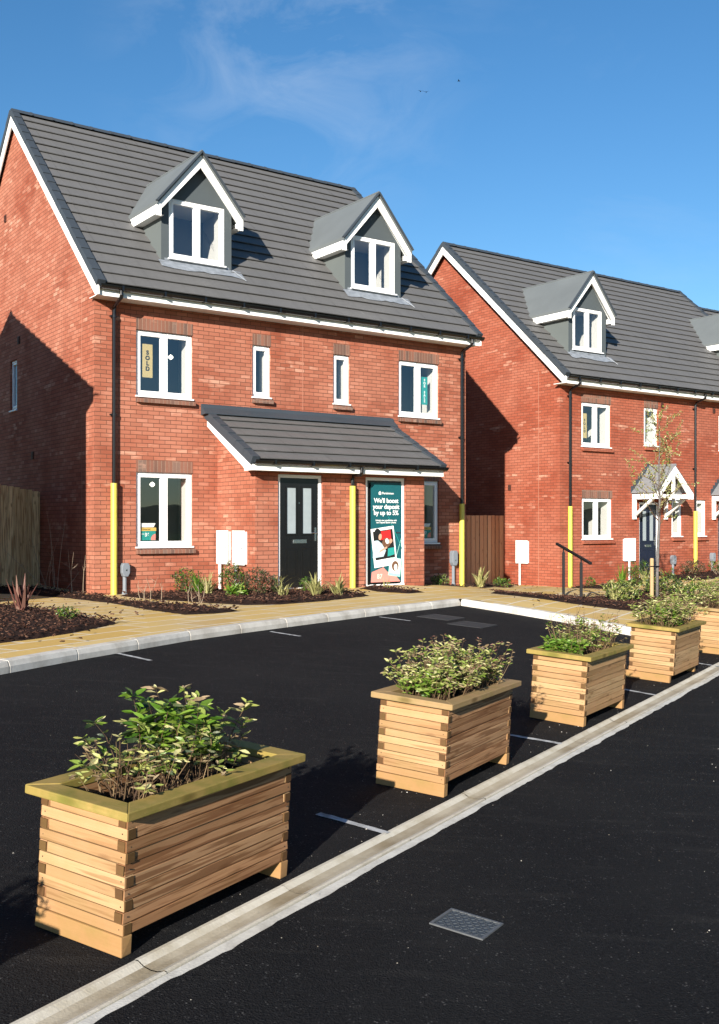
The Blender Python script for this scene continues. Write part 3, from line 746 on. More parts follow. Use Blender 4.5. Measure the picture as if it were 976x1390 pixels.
    f.shared([(x, vf - .006, roofz(vf) + .058) for x, _ in up if x0 <= x <= x1] + [(x, vf - .006, roofz(vf) + .10) for x, _ in up if x0 <= x <= x1], [(i, i + 1, sum(1 for x, _ in up if x0 <= x <= x1) + i + 1, sum(1 for x, _ in up if x0 <= x <= x1) + i) for i in range(sum(1 for x, _ in up if x0 <= x <= x1) - 1)])
    f.beam((x1 + .02, vf - .02, roofz(vf - .02) + .075), (x1 + .19, vf - .27, roofz(vf - .27) + .075), .02, .012)
    f.build('lead_flashing', M['lead'], d, fixn=False)
    window(house, cx - ww / 2, vf + .012, zw0, ww, zw1 - zw0, True, 0, 'dormer_window', True, None, .12, depth=1.15)
    return d
def panel_door(parent, x, y, z, w, h, mat, glaz, plainpanels=True, name='front_door'):
    mb = MB(); t = .045
    mb.box(0, w, 0, t, 0, h)
    gl = []; gw = w * .215; gx = [w * .15, w * .555]
    zs0, zs1 = h * .475, h * .925
    for a in gx:                                         # raised glazing frames
        b = a + w * .295
        for q in ((a, a + .03, zs0, zs1), (b - .03, b, zs0, zs1), (a + .03, b - .03, zs0, zs0 + .03), (a + .03, b - .03, zs1 - .03, zs1)): mb.box(q[0], q[1], -.016, 0, q[2], q[3])
        gl.append((a + .03, b - .03, zs0 + .03, zs1 - .03))
        c, e = h * .09, h * .36                           # lower raised panels
        for q in ((a, a + .02, c, e), (b - .02, b, c, e), (a + .02, b - .02, c, c + .02), (a + .02, b - .02, e - .02, e)): mb.box(q[0], q[1], -.010, 0, q[2], q[3])
        mb.box(a + .05, b - .05, -.008, 0, c + .05, e - .05)
    d = mb.build(name, mat, parent, (x, y, z), bevel=.003)
    fr = MB(); f = .06
    fr.box(-f, 0, -.02, .07, -.02, h + f); fr.box(w, w + f, -.02, .07, -.02, h + f); fr.box(0, w, -.02, .07, h, h + f); fr.box(-f, w + f, -.035, .09, -.05, -.02)
    fr.build('door_frame', M['upvc'], d, bevel=.003)
    for a, b, c, e in gl:
        g = MB(); g.poly([(a, -.004, c), (b, -.004, c), (b, -.004, e), (a, -.004, e)]); g.build('glazing', M['frost'], d, fixn=False)
    lb = MB(); lb.box(w * .33, w * .69, -.014, -.001, h * .40, h * .434); lb.box(w * .345, w * .675, -.018, -.0145, h * .406, h * .428); lb.build('letterbox', M['chrome'], d)
    hd = MB(); hx = w - .065; hd.box(hx - .018, hx + .018, -.012, -.001, h * .42, h * .545); hd.tube([(hx, -.012, h * .495), (hx, -.05, h * .495), (hx - .11, -.05, h * .495)], .010, 8); hd.build('handle', M['chrome'], d)
    pk = MB(); pk.tube([(w * .5, -.001, h * .77), (w * .5, -.008, h * .77)], .012, 10); pk.build('peephole', M['chrome'], d)
    bx = MB()
    bx.box(0.0, w, t + .01, t + .03, 0, h); bx.build('door_backing', M['room'], d)
    return d
def main_roof(house, W, D, ye, ze, yr, zr, gauge, holes, ovl, ovr, fz0, fz1):
    """tiled duopitch roof over a W x D block, ridge along x"""
    mb = MB(); n, g, P = tile_slope(mb, -ovl, W + ovr, ye, ze, yr, zr, gauge, holes)
    tile_slope(mb, -ovl, W + ovr, 2 * yr - ye, ze, yr, zr, gauge)
    roof = mb.build('roof', M['tile'], house, fixn=False)
    rb = MB(); ridge_caps(rb, -ovl - .01, W + ovr + .01, yr, zr + .045); rb.build('ridge_tiles', M['verge'], roof)
    vb = MB()
    dy, dz = yr - ye, zr - ze; Ln = math.hypot(dy, dz); dy /= Ln; dz /= Ln
    for x, sg in ((-ovl, -1), (W + ovr, 1)):
        vb = MB()
        for side in (1, -1):
            for i in range(n):
                d0 = i * g - .01; d1 = d0 + g + .012; j = random.uniform(-.003, .003)
                def q(d, h):
                    y = ye + dy * d - dz * h; z = ze + dz * d + dy * h
                    return (y if side == 1 else 2 * yr - y, z)
                xa, xb = sorted((x + sg * .035 + j, x - sg * .12))
                pr = [q(d0, -.045), q(d0, .076), q(d1, .058), q(d1, -.045)]
                vb.prism(pr, 0, xa, xb)
        vb.build('verge_trim', M['verge'], roof)
    # barge boards at both gables
    for x, sg in ((-ovl, -1), (W + ovr, 1)):
        bb = MB(); so = MB()
        xa, xb = sorted((x + sg * .012, x - sg * .014)); bw = .17
        top = lambda y: ze + (zr - ze) / (yr - ye) * ((y if y <= yr else 2 * yr - y) - ye) - .065
        yb = 2 * yr - ye
        c = bw * Ln / (yr - ye)
        yc = ye + (fz0 + c - top(ye)) * (yr - ye) / (zr - ze)
        bb.prism([(ye - .02, top(ye)), (yr, top(yr)), (yr, top(yr) - c), (yc, fz0), (ye - .02, fz0)], 0, xa, xb)
        bb.prism([(yr, top(yr)), (yb + .02, top(yb)), (yb + .02, fz0), (yb - (yc - ye), fz0), (yr, top(yr) - c)], 0, xa, xb)
        xw = 0 if sg < 0 else W
        for a, b in ((ye, yr), (yr, yb)):
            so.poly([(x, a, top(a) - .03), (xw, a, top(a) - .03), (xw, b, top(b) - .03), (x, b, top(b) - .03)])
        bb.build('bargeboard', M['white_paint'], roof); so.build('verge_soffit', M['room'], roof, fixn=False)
    for y, s2 in ((ye, 1), (2 * yr - ye, -1)):
        fb = MB()
        a, b = sorted((y + s2 * .04, y + s2 * .06)); fb.box(-ovl + .012, W + ovr - .012, a, b, fz0, fz1)
        a, b = sorted((y + s2 * .06, y + s2 * .45)); fb.box(-ovl + .012, W + ovr - .012, a, b, fz0 + .004, fz0 + .018)
        fb.build('fascia', M['white_paint'], roof)
    for gy2 in (ye - .022, 2 * yr - ye + .022):
        gb = MB(); gutter(gb, -ovl + .02, W + ovr + .05, gy2, fz1 - .012); gb.build('gutter', M['black_plastic'], roof)
    return roof
def shell(house, W, D, zb, zt, holes, gholes, yr, za, mat):
    """brick box with front openings (holes) and left gable openings (gholes)"""
    mb = MB()
    wall_grid(mb, [0, W], [zb, zt], holes, lambda x, z: (x, 0, z)); reveals(mb, holes, .12, lambda x, z, d: (x, d, z))
    wall_grid(mb, [0, D], [zb, zt], gholes, lambda y, z: (0, y, z)); reveals(mb, gholes, .12, lambda y, z, d: (d, y, z))
    mb.poly([(0, 0, zt), (0, D, zt), (0, yr, za)]); mb.poly([(W, 0, zb), (W, D, zb), (W, D, zt), (W, 0, zt)]); mb.poly([(W, 0, zt), (W, D, zt), (W, yr, za)])
    mb.poly([(0, D, zb), (W, D, zb), (W, D, zt), (0, D, zt)])
    return mb.build('wall', mat, house, fixn=False)
def wall_vent(house, x, z, onx=None):
    mb = MB()
    if onx is None: mb.box(x - .05, x + .05, -.02, .01, z - .08, z + .08); [mb.box(x - .045, x + .045, -.032, -.0205, z - .07 + .035 * k, z - .05 + .035 * k) for k in range(4)]
    else: mb.box(onx - .02, onx + .01, x - .05, x + .05, z - .08, z + .08); [mb.box(onx - .032, onx - .0205, x - .045, x + .045, z - .07 + .035 * k, z - .05 + .035 * k) for k in range(4)]
    mb.build('wall_vent', M['vent'], house)
def meter_box(house, p, axis, w, h, zb):
    """p=(x,y) centre on wall, axis 'x' wall faces -x, 'y' wall faces -y"""
    mb = MB(); d = .05
    if axis == 'y':
        mb.box(p[0] - w / 2, p[0] + w / 2, p[1] - d, p[1] + .01, zb, zb + h); mb.box(p[0] - w / 2 - .012, p[0] + w / 2 + .012, p[1] - d - .018, p[1] - d, zb - .012, zb + h + .02)
    else:
        mb.box(p[0] - d, p[0] + .01, p[1] - w / 2, p[1] + w / 2, zb, zb + h); mb.box(p[0] - d - .018, p[0] - d, p[1] - w / 2 - .012, p[1] + w / 2 + .012, zb - .012, zb + h + .02)
    o = mb.build('meter_box', M['meter'], house, bevel=.008)
    k = MB(); zz = zb + h * .5
    if axis == 'x': k.box(p[0] - d - .024, p[0] - d - .0185, p[1] - w * .36, p[1] - w * .28, zz - .012, zz + .012)
    else: k.box(p[0] + w * .28, p[0] + w * .36, p[1] - d - .024, p[1] - d - .0185, zz - .012, zz + .012)
    k.build('lock', M['greypost'], o)
    t = MB()
    q = (p[0] - .08, p[1] + w * .12) if axis == 'x' else (p[0] - w * .12, p[1] - .08)
    t.tube([(q[0], q[1], zb - .01), (q[0], q[1], -.2)], .028, 10); t.build('meter_conduit', M['meter'], o)
    return o

# ------------------------------------------------------------------ house one (semi detached pair, nearest)
W1, D1 = 8.69, 9.0
YE, ZE, YR, ZR = -.40, 5.785, 4.50, 10.33
K1 = (ZR - ZE) / (YR - YE)
def roofz1(y): return ZE + K1 * (y - YE)
h1 = thing('brick_house', 'nearest red brick house pair with lean-to porch over two front doors', 'house', O1, TH, 'brick houses')
wins = [(.785, 1.91, 3.946, 5.135, 1), (3.19, 3.60, 4.095, 5.10, 0), (.785, 1.91, 1.20, 2.556, 1)]
wins += [(W1 - b, W1 - a, c, d, e) for a, b, c, d, e in wins]
gw = (4.40, 4.87, 4.04, 5.10)
shell(h1, W1, D1, -.5, 5.70, [w[:4] for w in wins], [gw], YR, ZR - .12, M['brick'])
# attic closure so no light leaks in
for i, (a, b, c, d, e) in enumerate(wins):
    lamp = {0: (.98, .6, .86), 2: (.60, .6, 1.16), 4: (.40, .6, .55)}.get(i)
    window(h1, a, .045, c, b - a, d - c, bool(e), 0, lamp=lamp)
    lintel_sill(h1, a, b, c, d)
window(h1, .045, gw[1], gw[2], gw[1] - gw[0], gw[3] - gw[2], False, -PI / 2)
wall_vent(h1, 5.18, 8.25, 0); wall_vent(h1, 4.25, 5.47, 0); wall_vent(h1, 3.35, 3.0, 0)
dx = [2.20, 6.40]
holes = [(c - .70, c + .70, .42, 2.0) for c in dx]
main_roof(h1, W1, D1, YE, ZE, YR, ZR, .355, holes, .085, .085, 5.585, 5.775)
for c in dx: dormer(h1, c, .40, 6.47, 6.64, 7.77, 1.49, 8.67, roofz1, .23, 1.18)
downpipe(h1, .33, -.075, -.1, 5.45, 2.335, YE - .022, 5.74)
downpipe(h1, W1 - .18, -.075, -.1, 5.45, 2.065, YE - .022, 5.74)
def joint(house, x0, x1, y0, y1, z0, z1):
    mb = MB(); mb.box(x0, x1, y0, y1, z0, z1); mb.build('movement_joint', M['mastic'], house)
joint(h1, -.003, .004, .61, .624, -.2, 5.9); joint(h1, 4.34, 4.352, -.003, .004, 3.9, 5.6)
# porch
PX0, PX1, PV = 2.427, 6.31, -1.45
dh = [(2.90, 3.87, .40, 2.52), (4.86, 5.84, .40, 2.52)]
pm = MB(); zpt = 2.58
wall_grid(pm, [PX0, PX1], [-.3, zpt], dh, lambda x, z: (x, PV, z)); reveals(pm, dh, .10, lambda x, z, d: (x, PV + d, z))
for x in (PX0, PX1): pm.poly([(x, 0, -.3), (x, PV, -.3), (x, PV, zpt), (x, 0, 3.55)])
pm.build('porch_wall', M['brick'], h1, fixn=False)
pr = MB(); pye, pze, pyr, pzr = -1.80, 2.735, -.02, 3.70
tile_slope(pr, 2.18, 6.55, pye, pze, pyr, pzr, .34)
po = pr.build('porch_roof', M['tile'], h1, fixn=False)
vb = MB(); dy, dz = pyr - pye, pzr - pze; Ln = math.hypot(dy, dz); dy /= Ln; dz /= Ln; n = round(Ln / .34); g = Ln / n
for x, sg in ((2.18, -1), (6.55, 1)):
    vb = MB()
    for i in range(n):
        q = lambda d, h: (pye + dy * d - dz * h, pze + dz * d + dy * h)
        xa, xb = sorted((x + sg * .03, x - sg * .12)); vb.prism([q(i * g - .01, -.09), q(i * g - .01, .07), q(i * g + g, .055), q(i * g + g, -.09)], 0, xa, xb)
    vb.build('verge_trim', M['verge'], po)
fl = MB(); fl.prism([(-.002, 3.66), (-.002, 3.86), (-.02, 3.865), (-.05, 3.80), (-.20, 3.69), (-.20, 3.675)], 0, 2.08, 6.62)
x = 2.08
while x < 6.5: fl.box(x + .005, x + .14, -.026, -.012, 3.70, 3.872); x += .15
fl.build('top_abutment', M['verge'], po)
fb = MB(); fb.box(2.20, 6.53, pye + .03, pye + .05, 2.555, 2.735); fb.box(2.20, 6.53, pye + .05, PV - .002, 2.56, 2.575)
for x in (2.185, 6.525):
    fb.prism([(pye + .03, 2.555), (pye + .03, 2.70), (-.05, 3.62), (-.05, 3.45), (PV, 2.62), (PV - .06, 2.555)], 0, x, x + .02)
fb.build('fascia', M['white_paint'], po)
gb = MB(); gutter(gb, 2.19, 6.58, pye - .025, 2.735); gb.build('gutter', M['black_plastic'], po)
pb = MB(); pb.poly([(PX0 + .02, PV + .05, 2.5), (PX1 - .02, PV + .05, 2.5), (PX1 - .02, -.02, 2.5), (PX0 + .02, -.02, 2.5)]); pb.build('porch_ceiling', M['plaster'], po, fixn=False)
panel_door(h1, 2.965, PV + .06, .455, .84, 2.00, M['door_black'], True)
panel_door(h1, 4.93, PV + .06, .455, .84, 2.00, M['door_black'], True)
downpipe(h1, 4.50, PV - .075, -.1, 2.50, 2.33, pye - .025, 2.70)
meter_box(h1, (PX0, -.31), 'x', .44, .60, .87); meter_box(h1, (PX0, -.93), 'x', .44, .60, .87)

# ------------------------------------------------------------------ house two (further pair) and the one beyond it
W2 = 10.76; ZE2, ZR2 = 5.47, 9.90; K2 = (ZR2 - ZE2) / (YR - YE)
def roofz2(y): return ZE2 + K2 * (y - YE)
h2 = thing('brick_house', 'red brick house pair further right with gabled door canopies and navy doors', 'house', O2, TH, 'brick houses')
w2 = [(.81, 1.98, 3.70, 4.87, 1), (3.36, 3.97, 3.83, 4.89, 0), (.83, 2.03, 1.22, 2.31, 1), (4.58, 5.06, 1.27, 2.32, 0)]
w2 += [(W2 - b, W2 - a, c, d, e) for a, b, c, d, e in w2]
d2 = [(3.16, 4.00, .10, 2.24), (W2 - 4.00, W2 - 3.16, .10, 2.24)]
shell(h2, W2, D1, -.6, 5.38, [w[:4] for w in w2] + d2, [], YR, ZR2 - .12, M['brick2'])
for a, b, c, d, e in w2:
    window(h2, a, .045, c, b - a, d - c, bool(e), 0, roomw=.28)
    s = MB(); s.prism([(.04, c - .035), (-.085, c - .062), (-.085, c - .135), (.04, c - .135)], 0, a - .01, b + .04); s.build('brick_sill', M['brick2'], h2, bevel=.006)
    if not (c < 2 and b - a < .7):
        m = MB(); m.box(a, b, -.006, .03, d, d + .215); m.build('lintel', M['soldier'], h2)
dx2 = [1.49, W2 - 1.49]
main_roof(h2, W2, D1, YE, ZE2, YR, ZR2, .33, [(c - .70, c + .70, .42, 2.0) for c in dx2], .20, .085, 5.255, 5.45)
for c in dx2: dormer(h2, c, .40, 6.19, 6.345, 7.49, 1.49, 8.44, roofz2, .23, 1.17)
downpipe(h2, .30, -.075, -.4, 5.13, 2.08, YE - .022, 5.42); downpipe(h2, 5.57, -.075, -.3, 5.13, 1.99, YE - .022, 5.42); downpipe(h2, W2 - .3, -.075, -.3, 5.13, 2.0, YE - .022, 5.42)
for x in (4.14, 6.54): wall_vent(h2, x, 5.0)
wall_vent(h2, 1.88, 2.62, 0); joint(h2, -.003, .004, .77, .786, -.3, 5.7)
meter_box(h2, (2.70, 0), 'y', .45, .60, .60); meter_box(h2, (W2 - 2.70, 0), 'y', .45, .60, .60); meter_box(h2, (0, 1.36), 'x', .44, .60, .55)
for cx in (3.58, W2 - 3.58):
    panel_door(h2, cx - .37, .05, .17, .74, 1.99, M['door_navy'], True)
    cm = MB(); hw2, zl, za, pd = .78, 2.47, 3.22, -.85
    for sg in (-1, 1):
        nrow = 5
        for i in range(nrow):
            f0, f1 = i / nrow, (i + 1) / nrow + .06
            a = (cx + sg * hw2 * (1 - f0), zl + (za - zl) * f0 + .028); b = (cx + sg * hw2 * (1 - min(1, f1)), zl + (za - zl) * min(1, f1) + .006)
            cm.shared([(a[0], pd - .05, a[1]), (a[0], 0, a[1]), (b[0], 0, b[1]), (b[0], pd - .05, b[1]), (a[0], pd - .05, a[1] - .03), (a[0], 0, a[1] - .03)], [(0, 1, 2, 3), (0, 1, 5, 4)])
    cm.tube([(cx, pd - .06, za + .02), (cx, 0, za + .02)], .035, 6)
    co = cm.build('door_canopy', M['slate'], h2, fixn=False)
    fr = MB(); k = (za - zl) / hw2
    for sg in (-1, 1):
        fr.prism([(cx, za - .01), (cx + sg * (hw2 + .02), zl - .02), (cx + sg * (hw2 + .02), zl - .17), (cx + sg * (hw2 - .10), zl - .17), (cx, za - .22)], 1, pd - .045, pd - .01)
        xa, xb = sorted((cx + sg * (hw2 - .06), cx + sg * (hw2 - .14)))
        fr.box(xa, xb, pd, -.002, zl - .17, zl - .03)                      # side beam
        fr.box(xa, xb, -.09, -.002, zl - .72, zl - .17)                    # wall post
        fr.beam((cx + sg * (hw2 - .10), -.07, zl - .62), (cx + sg * (hw2 - .10), pd + .18, zl - .17), .07, .07)
    fr.box(cx - hw2 + .02, cx + hw2 - .02, pd - .006, pd + .05, zl - .15, zl - .04)   # tie across the front
    fr.box(cx - .045, cx + .045, pd - .004, pd + .048, zl - .04, za - .15)
    fr.build('canopy_frame', M['white_paint'], co)
    fl = MB()
    for sg in (-1, 1):
        for i in range(8):
            f = i / 8; x = cx + sg * hw2 * (1 - f); z = zl + (za - zl) * f
            xa, xb = sorted((x, x - sg * hw2 / 8)); fl.box(xa, xb, -.025, -.002, z + .01, z + .20)
    fl.build('step_flashing', M['verge'], co)
    ln = MB(); lx = cx - .56
    ln.box(lx - .05, lx + .05, -.03, -.002, 1.80, 1.98); ln.tube([(lx, -.03, 1.93), (lx, -.12, 1.97), (lx, -.16, 1.98)], .012, 6)
    ln.tube([(lx, -.16, 2.04), (lx, -.16, 2.00), (lx, -.16, 1.99), (lx, -.16, 1.80), (lx, -.16, 1.79)], [.02, .075, .06, .04, .02], 6)
    ln.build('wall_lantern', M['steel_dark'], h2)
def copy_tree(o, parent=None):
    kids = list(o.children); c = o.copy(); col.objects.link(c)
    if parent is not None: c.parent = parent
    for k in kids: copy_tree(k, c)
    return c
h3 = copy_tree(h2); p = O2 + U * (W2 + 1.05); h3.location = (p.x, p.y, -.44)
h3['label'] = 'third brick house at the right edge, only its lower ridge showing past the second dormer'

# ------------------------------------------------------------------ neighbour out of frame on the left (throws the gable shadow)
h0 = thing('brick_house', 'low pitched brick house left of the frame whose shadow falls on the gable', 'house', O1 - U * (4.58 + 8.0) - V * 3.12, TH, 'brick houses')
mb = MB(); W0, D0, ez, rz0, ry = 8.0, 7.6, 5.75, 7.88, 4.55
h0w = [(.8, 2.0, 1.2, 2.5, 1), (3.2, 4.3, 1.2, 2.5, 1), (.8, 2.0, 3.9, 5.1, 1), (3.2, 4.3, 3.9, 5.1, 1), (6, 7.2, 3.9, 5.1, 1)]
d0 = (6.1, 7.06, .35, 2.5)
wall_grid(mb, [0, W0], [-.5, ez], [w[:4] for w in h0w] + [d0], lambda x, z: (x, 0, z)); reveals(mb, [w[:4] for w in h0w] + [d0], .12, lambda x, z, d: (x, d, z))
for x in (0, W0): mb.poly([(x, 0, -.5), (x, D0, -.5), (x, D0, ez - .9), (x, ry, rz0 - .12), (x, 0, ez)])
mb.poly([(0, D0, -.5), (W0, D0, -.5), (W0, D0, ez - .9), (0, D0, ez - .9)])
mb.build('wall', M['brick'], h0, fixn=False)
mb = MB(); tile_slope(mb, -.16, W0 + .16, -.25, ez, ry, rz0, .34); tile_slope(mb, -.16, W0 + .16, D0 + .25, ez - 1.05, ry, rz0, .34)
mb.poly([(-.16, -.25, ez - .03), (W0 + .16, -.25, ez - .03), (W0 + .16, ry, rz0 - .05), (-.16, ry, rz0 - .05)])
ro = mb.build('roof', M['tile'], h0, fixn=False)
mb = MB(); ridge_caps(mb, -.16, W0 + .16, ry, rz0 + .045); mb.build('ridge_tiles', M['verge'], ro)
mb = MB(); mb.box(-.16, W0 + .16, -.22, -.19, ez - .2, ez); mb.build('fascia', M['white_paint'], ro)
mb = MB(); gutter(mb, -.15, W0 + .15, -.28, ez - .02); mb.build('gutter', M['black_plastic'], ro)
for a, b, c, d, e in h0w: window(h0, a, .045, c, b - a, d - c, True); lintel_sill(h0, a, b, c, d)
panel_door(h0, d0[0] + .06, .06, .42, .84, 2.0, M['door_black'], True)

# ------------------------------------------------------------------ signs in the windows, door banner
def facept(s, v, z, O=O1): p = O + U * s + V * v; return Vector((p.x, p.y, z))
def card(name, label, cat, s0, s1, z0, z1, v, mat, O=O1, group=None):
    t = thing(name, label, cat, facept(s0, v, z0, O), TH, group)
    mb = MB(); mb.box(0, s1 - s0, 0, .003, 0, z1 - z0); mb.build('card', mat, t); return t
def vletters(t, word, w, h, size, mat, gap=None):
    n = len(word); gap = gap or h / (n + 1)
    for i, ch in enumerate(word):
        if ch == ' ': continue
        text(ch, size, mat, t, (w / 2, -.003, h / 2 + gap * ((n - 1) / 2 - i)), bold=.045)
gy = .045 + .018
t = card('sold_sign', 'tall tan card reading SOLD inside the upper left window of the nearest house', 'sign', .935, 1.135, 4.29, 4.90, gy + .010, M['tan_sign'], O1, 'sold cards in the windows'); vletters(t, 'SOLD', .20, .61, .105, M['ink'], .098)
t = card('for_sale_sign', 'narrow teal card reading FOR SALE inside the upper right window of the nearest house', 'sign', 7.47, 7.64, 4.23, 4.84, gy + .010, M['teal_sign']); vletters(t, 'FOR SALE', .17, .61, .072, M['white_ink'], .066)
t = card('sold_sign', 'tan card reading SOLD inside the upper window of the further house', 'sign', .925, 1.10, 3.92, 4.58, gy + .010, M['tan_sign'], O2, 'sold cards in the windows'); vletters(t, 'SOLD', .175, .66, .095, M['ink'], .10)
def plot_sign(s0, label, num, w, flip=False):
    t = thing('plot_sign', label, 'sign', facept(s0, gy + .010, 1.31), TH, 'plot cards in the ground floor windows')
    mb = MB(); mb.box(0, w, 0, .003, 0, .17); mb.build('card', M['teal_sign'], t)
    mb = MB(); mb.box(-.004, w + .012, 0, .004, .172, .235); mb.build('strip', M['print_yellow'], t)
    mb = MB(); mb.prism([(0, .24), (w - .04, .24), (w, .315), (0, .315)], 1, 0, .003); mb.build('strip', M['white_ink'], t)
    text('No.', .035, M['white_ink'], t, (w * .16, -.002, .115), bold=.02); text(num, .09, M['white_ink'], t, (w * .42, -.002, .10), bold=.04)
    text('Reserved', .040, M['print_brown'], t, (w * .38, -.002, .203), bold=.01)
    mb = MB(); mb.prism([(w, .005), (w, .12)] + [(w - .095 * math.sin(a), .005 + .115 * math.cos(a)) for a in [PI / 2 * k / 6 for k in range(1, 7)]], 1, -.0025, -.0005); mb.build('corner_disc', M['coral'], t)
    return t
plot_sign(.905, 'green plot card numbered 36 in the lower left window of the nearest house', '36', .29)
plot_sign(7.46, 'green plot card numbered 37 in the shaded lower right window beside the porch', '37', .27)
# banner over the second door
bw, bh = .74, 1.94
bt = thing('door_banner', 'petrol green printed banner covering the right hand porch door', 'banner', facept(5.005, PV + .028, .475), TH)
mb = MB(); mb.box(0, bw, 0, .004, 0, bh); mb.build('banner_sheet', M['banner'], bt)
def flat(name, pts, y, mat):
    mb = MB(); mb.prism(pts, 1, y - .0015, y); return mb.build(name, mat, bt)
text("We'll boost\nyour deposit\nby up to 5%", .125, M['white_ink'], bt, (bw / 2, -.003, 1.47), bold=.022, line=.95)
text('Unlock new possibilities with\nour Deposit Boost scheme', .044, M['white_ink'], bt, (bw / 2, -.003, 1.185), bold=.02, line=.95)
text('Persimmon', .062, M['white_ink'], bt, (bw * .56, -.003, 1.735), bold=.015)
flat('logo', [(.19, 1.705), (.245, 1.705), (.25, 1.75), (.218, 1.775), (.186, 1.75)], -.002, M['white_ink'])
def quad_r(cx, cz, w, h, a):
    c, s = math.cos(a), math.sin(a); return [(cx + x * c - z * s, cz + x * s + z * c) for x, z in ((-w / 2, -h / 2), (w / 2, -h / 2), (w / 2, h / 2), (-w / 2, h / 2))]
def blob(cx, cz, rx, rz, a=0, n=16):
    return [(cx + rx * math.cos(t) * math.cos(a) - rz * math.sin(t) * math.sin(a), cz + rx * math.cos(t) * math.sin(a) + rz * math.sin(t) * math.cos(a)) for t in [2 * PI * k / n for k in range(n)]]
flat('line_art', quad_r(.60, .95, .010, .75, R(28)), -.002, M['teal_sign']); flat('line_art', quad_r(.66, .62, .010, .5, R(-20)), -.002, M['mint'])
flat('coral_panel', [(0, .004), (.72, .004), (.62, .10), (.40, .20), (.30, .29), (.02, .20)], -.002, M['coral'])
flat('print_frame', quad_r(.315, .69, .56, .76, R(7)), -.004, M['white_ink'])
flat('print_ground', quad_r(.315, .735, .48, .56, R(7)), -.006, M['ink'])
flat('print_cushion', [(.22, .99), (.47, 1.02), (.49, .84), (.22, .82)], -.008, M['print_red'])
flat('print_green', [(.40, .50), (.57, .54), (.555, .68), (.41, .66)], -.008, M['teal_sign'])
flat('print_shirt', [(.04, .47), (.30, .50), (.36, .62), (.26, .75), (.16, .82), (.05, .80)], -.008, M['print_blue'])
flat('print_hair', blob(.16, .93, .085, .12, R(10)), -.010, M['ink'])
flat('print_face', blob(.215, .885, .038, .062, R(-10)), -.012, M['print_skin'])
flat('print_dog', blob(.37, .77, .105, .095, R(20)), -.010, M['print_brown'])
flat('print_dog_face', blob(.385, .80, .04, .055, R(20)), -.012, M['white_ink'])
flat('print_hand', blob(.47, .80, .05, .04, R(50)), -.012, M['print_skin'])
flat('print_arm', [(.19, .58), (.21, .62), (.38, .70), (.39, .665)], -.012, M['print_skin'])
flat('small_frame', quad_r(.585, .29, .30, .36, R(-8)), -.006, M['mint'])
flat('small_print', quad_r(.587, .31, .26, .29, R(-8)), -.008, M['white_ink'])
flat('small_dog', blob(.585, .31, .085, .10), -.010, M['print_brown']); flat('small_dog_face', blob(.595, .285, .04, .065), -.012, M['white_ink'])
text('87', .13, M['mint'], bt, (.21, -.004, .11), bold=.01)

# ------------------------------------------------------------------ utility posts, fences
def utility_post(O, s, z0, h, label):
    t = thing('utility_post', label, 'meter post', facept(s, -.06, z0, O), TH, 'grey utility posts against the house walls')
    mb = MB(); mb.tube([(0, 0, -.3), (0, 0, .02), (0, 0, .10), (0, 0, h * .62)], [.055, .055, .036, .036], 10); mb.build('post', M['greypost'], t)
    mb = MB(); z = h * .58; w = .075
    mb.prism([(-w * .55, z), (w * .55, z), (w, z + .07), (w, h - .05), (w * .6, h), (-w * .6, h), (-w, h - .05), (-w, z + .07)], 1, -.075, .05)
    mb.build('head', M['greypost'], t, bevel=.012)
    mb = MB(); mb.tube([(0, -.076, z + .12), (0, -.083, z + .12)], .016, 8); mb.build('lock', M['chrome'], t)
utility_post(O1, .54, .33, .58, 'grey utility post right of the yellow guard at the near house left corner')
utility_post(O1, 8.275, .22, .80, 'shaded grey utility post by the near house right corner')
utility_post(O2, 4.56, .10, .62, 'pale grey utility post under the narrow window of the further house')
utility_post(O2, 6.40, .14, .62, 'pale grey utility post right of the middle downpipe on the further house')
def fence(label, O, s0, s1, v, ztop, zbot, mat, bw=.125, name='wooden_fence', gap=.004):
    t = thing(name, label, 'fence', facept(s0, v, 0, O), TH, 'closeboard fences')
    mb = MB(); x = 0; L_ = s1 - s0
    while x < L_ - .02:
        w = min(bw + random.uniform(-.006, .006), L_ - x); zt = ztop(x / L_) + random.uniform(-.006, .006)
        mb.box(x + gap, x + w - gap, random.uniform(-.010, .004), .018, zbot(x / L_), zt, 0, 2); x += w
    mb.build('board_panel', mat, t)
    mb = MB()
    for f in (.18, .5, .85):
        a, b = zbot(0) + (ztop(0) - zbot(0)) * f, zbot(1) + (ztop(1) - zbot(1)) * f
        mb.beam((0, .05, a), (L_, .05, b), .05, .08)
    mb.build('rail', mat, t)
    k = max(1, round(L_ / 1.8))
    for i in range(k + 1):
        mb = MB(); x = L_ * i / k; x = min(max(x, .05), L_ - .05); mb.box(x - .05, x + .05, .08, .18, -.4, ztop(i / k) - .05, 0, 2); mb.build('post', mat, t)
    return t
fence('tall closeboard fence with sloping top left of the near house, meeting its gable', O1, -4.56, -.02, 2.86, lambda f: 2.24 + .20 * 4.5 * (1 - f) * .85, lambda f: .2, M['fence'])
fence('brown closeboard fence filling the gap between the two brick houses', O2, -4.40, -.02, 2.08, lambda f: 1.85, lambda f: -.15, M['fence_brown'], .15, gap=.011)

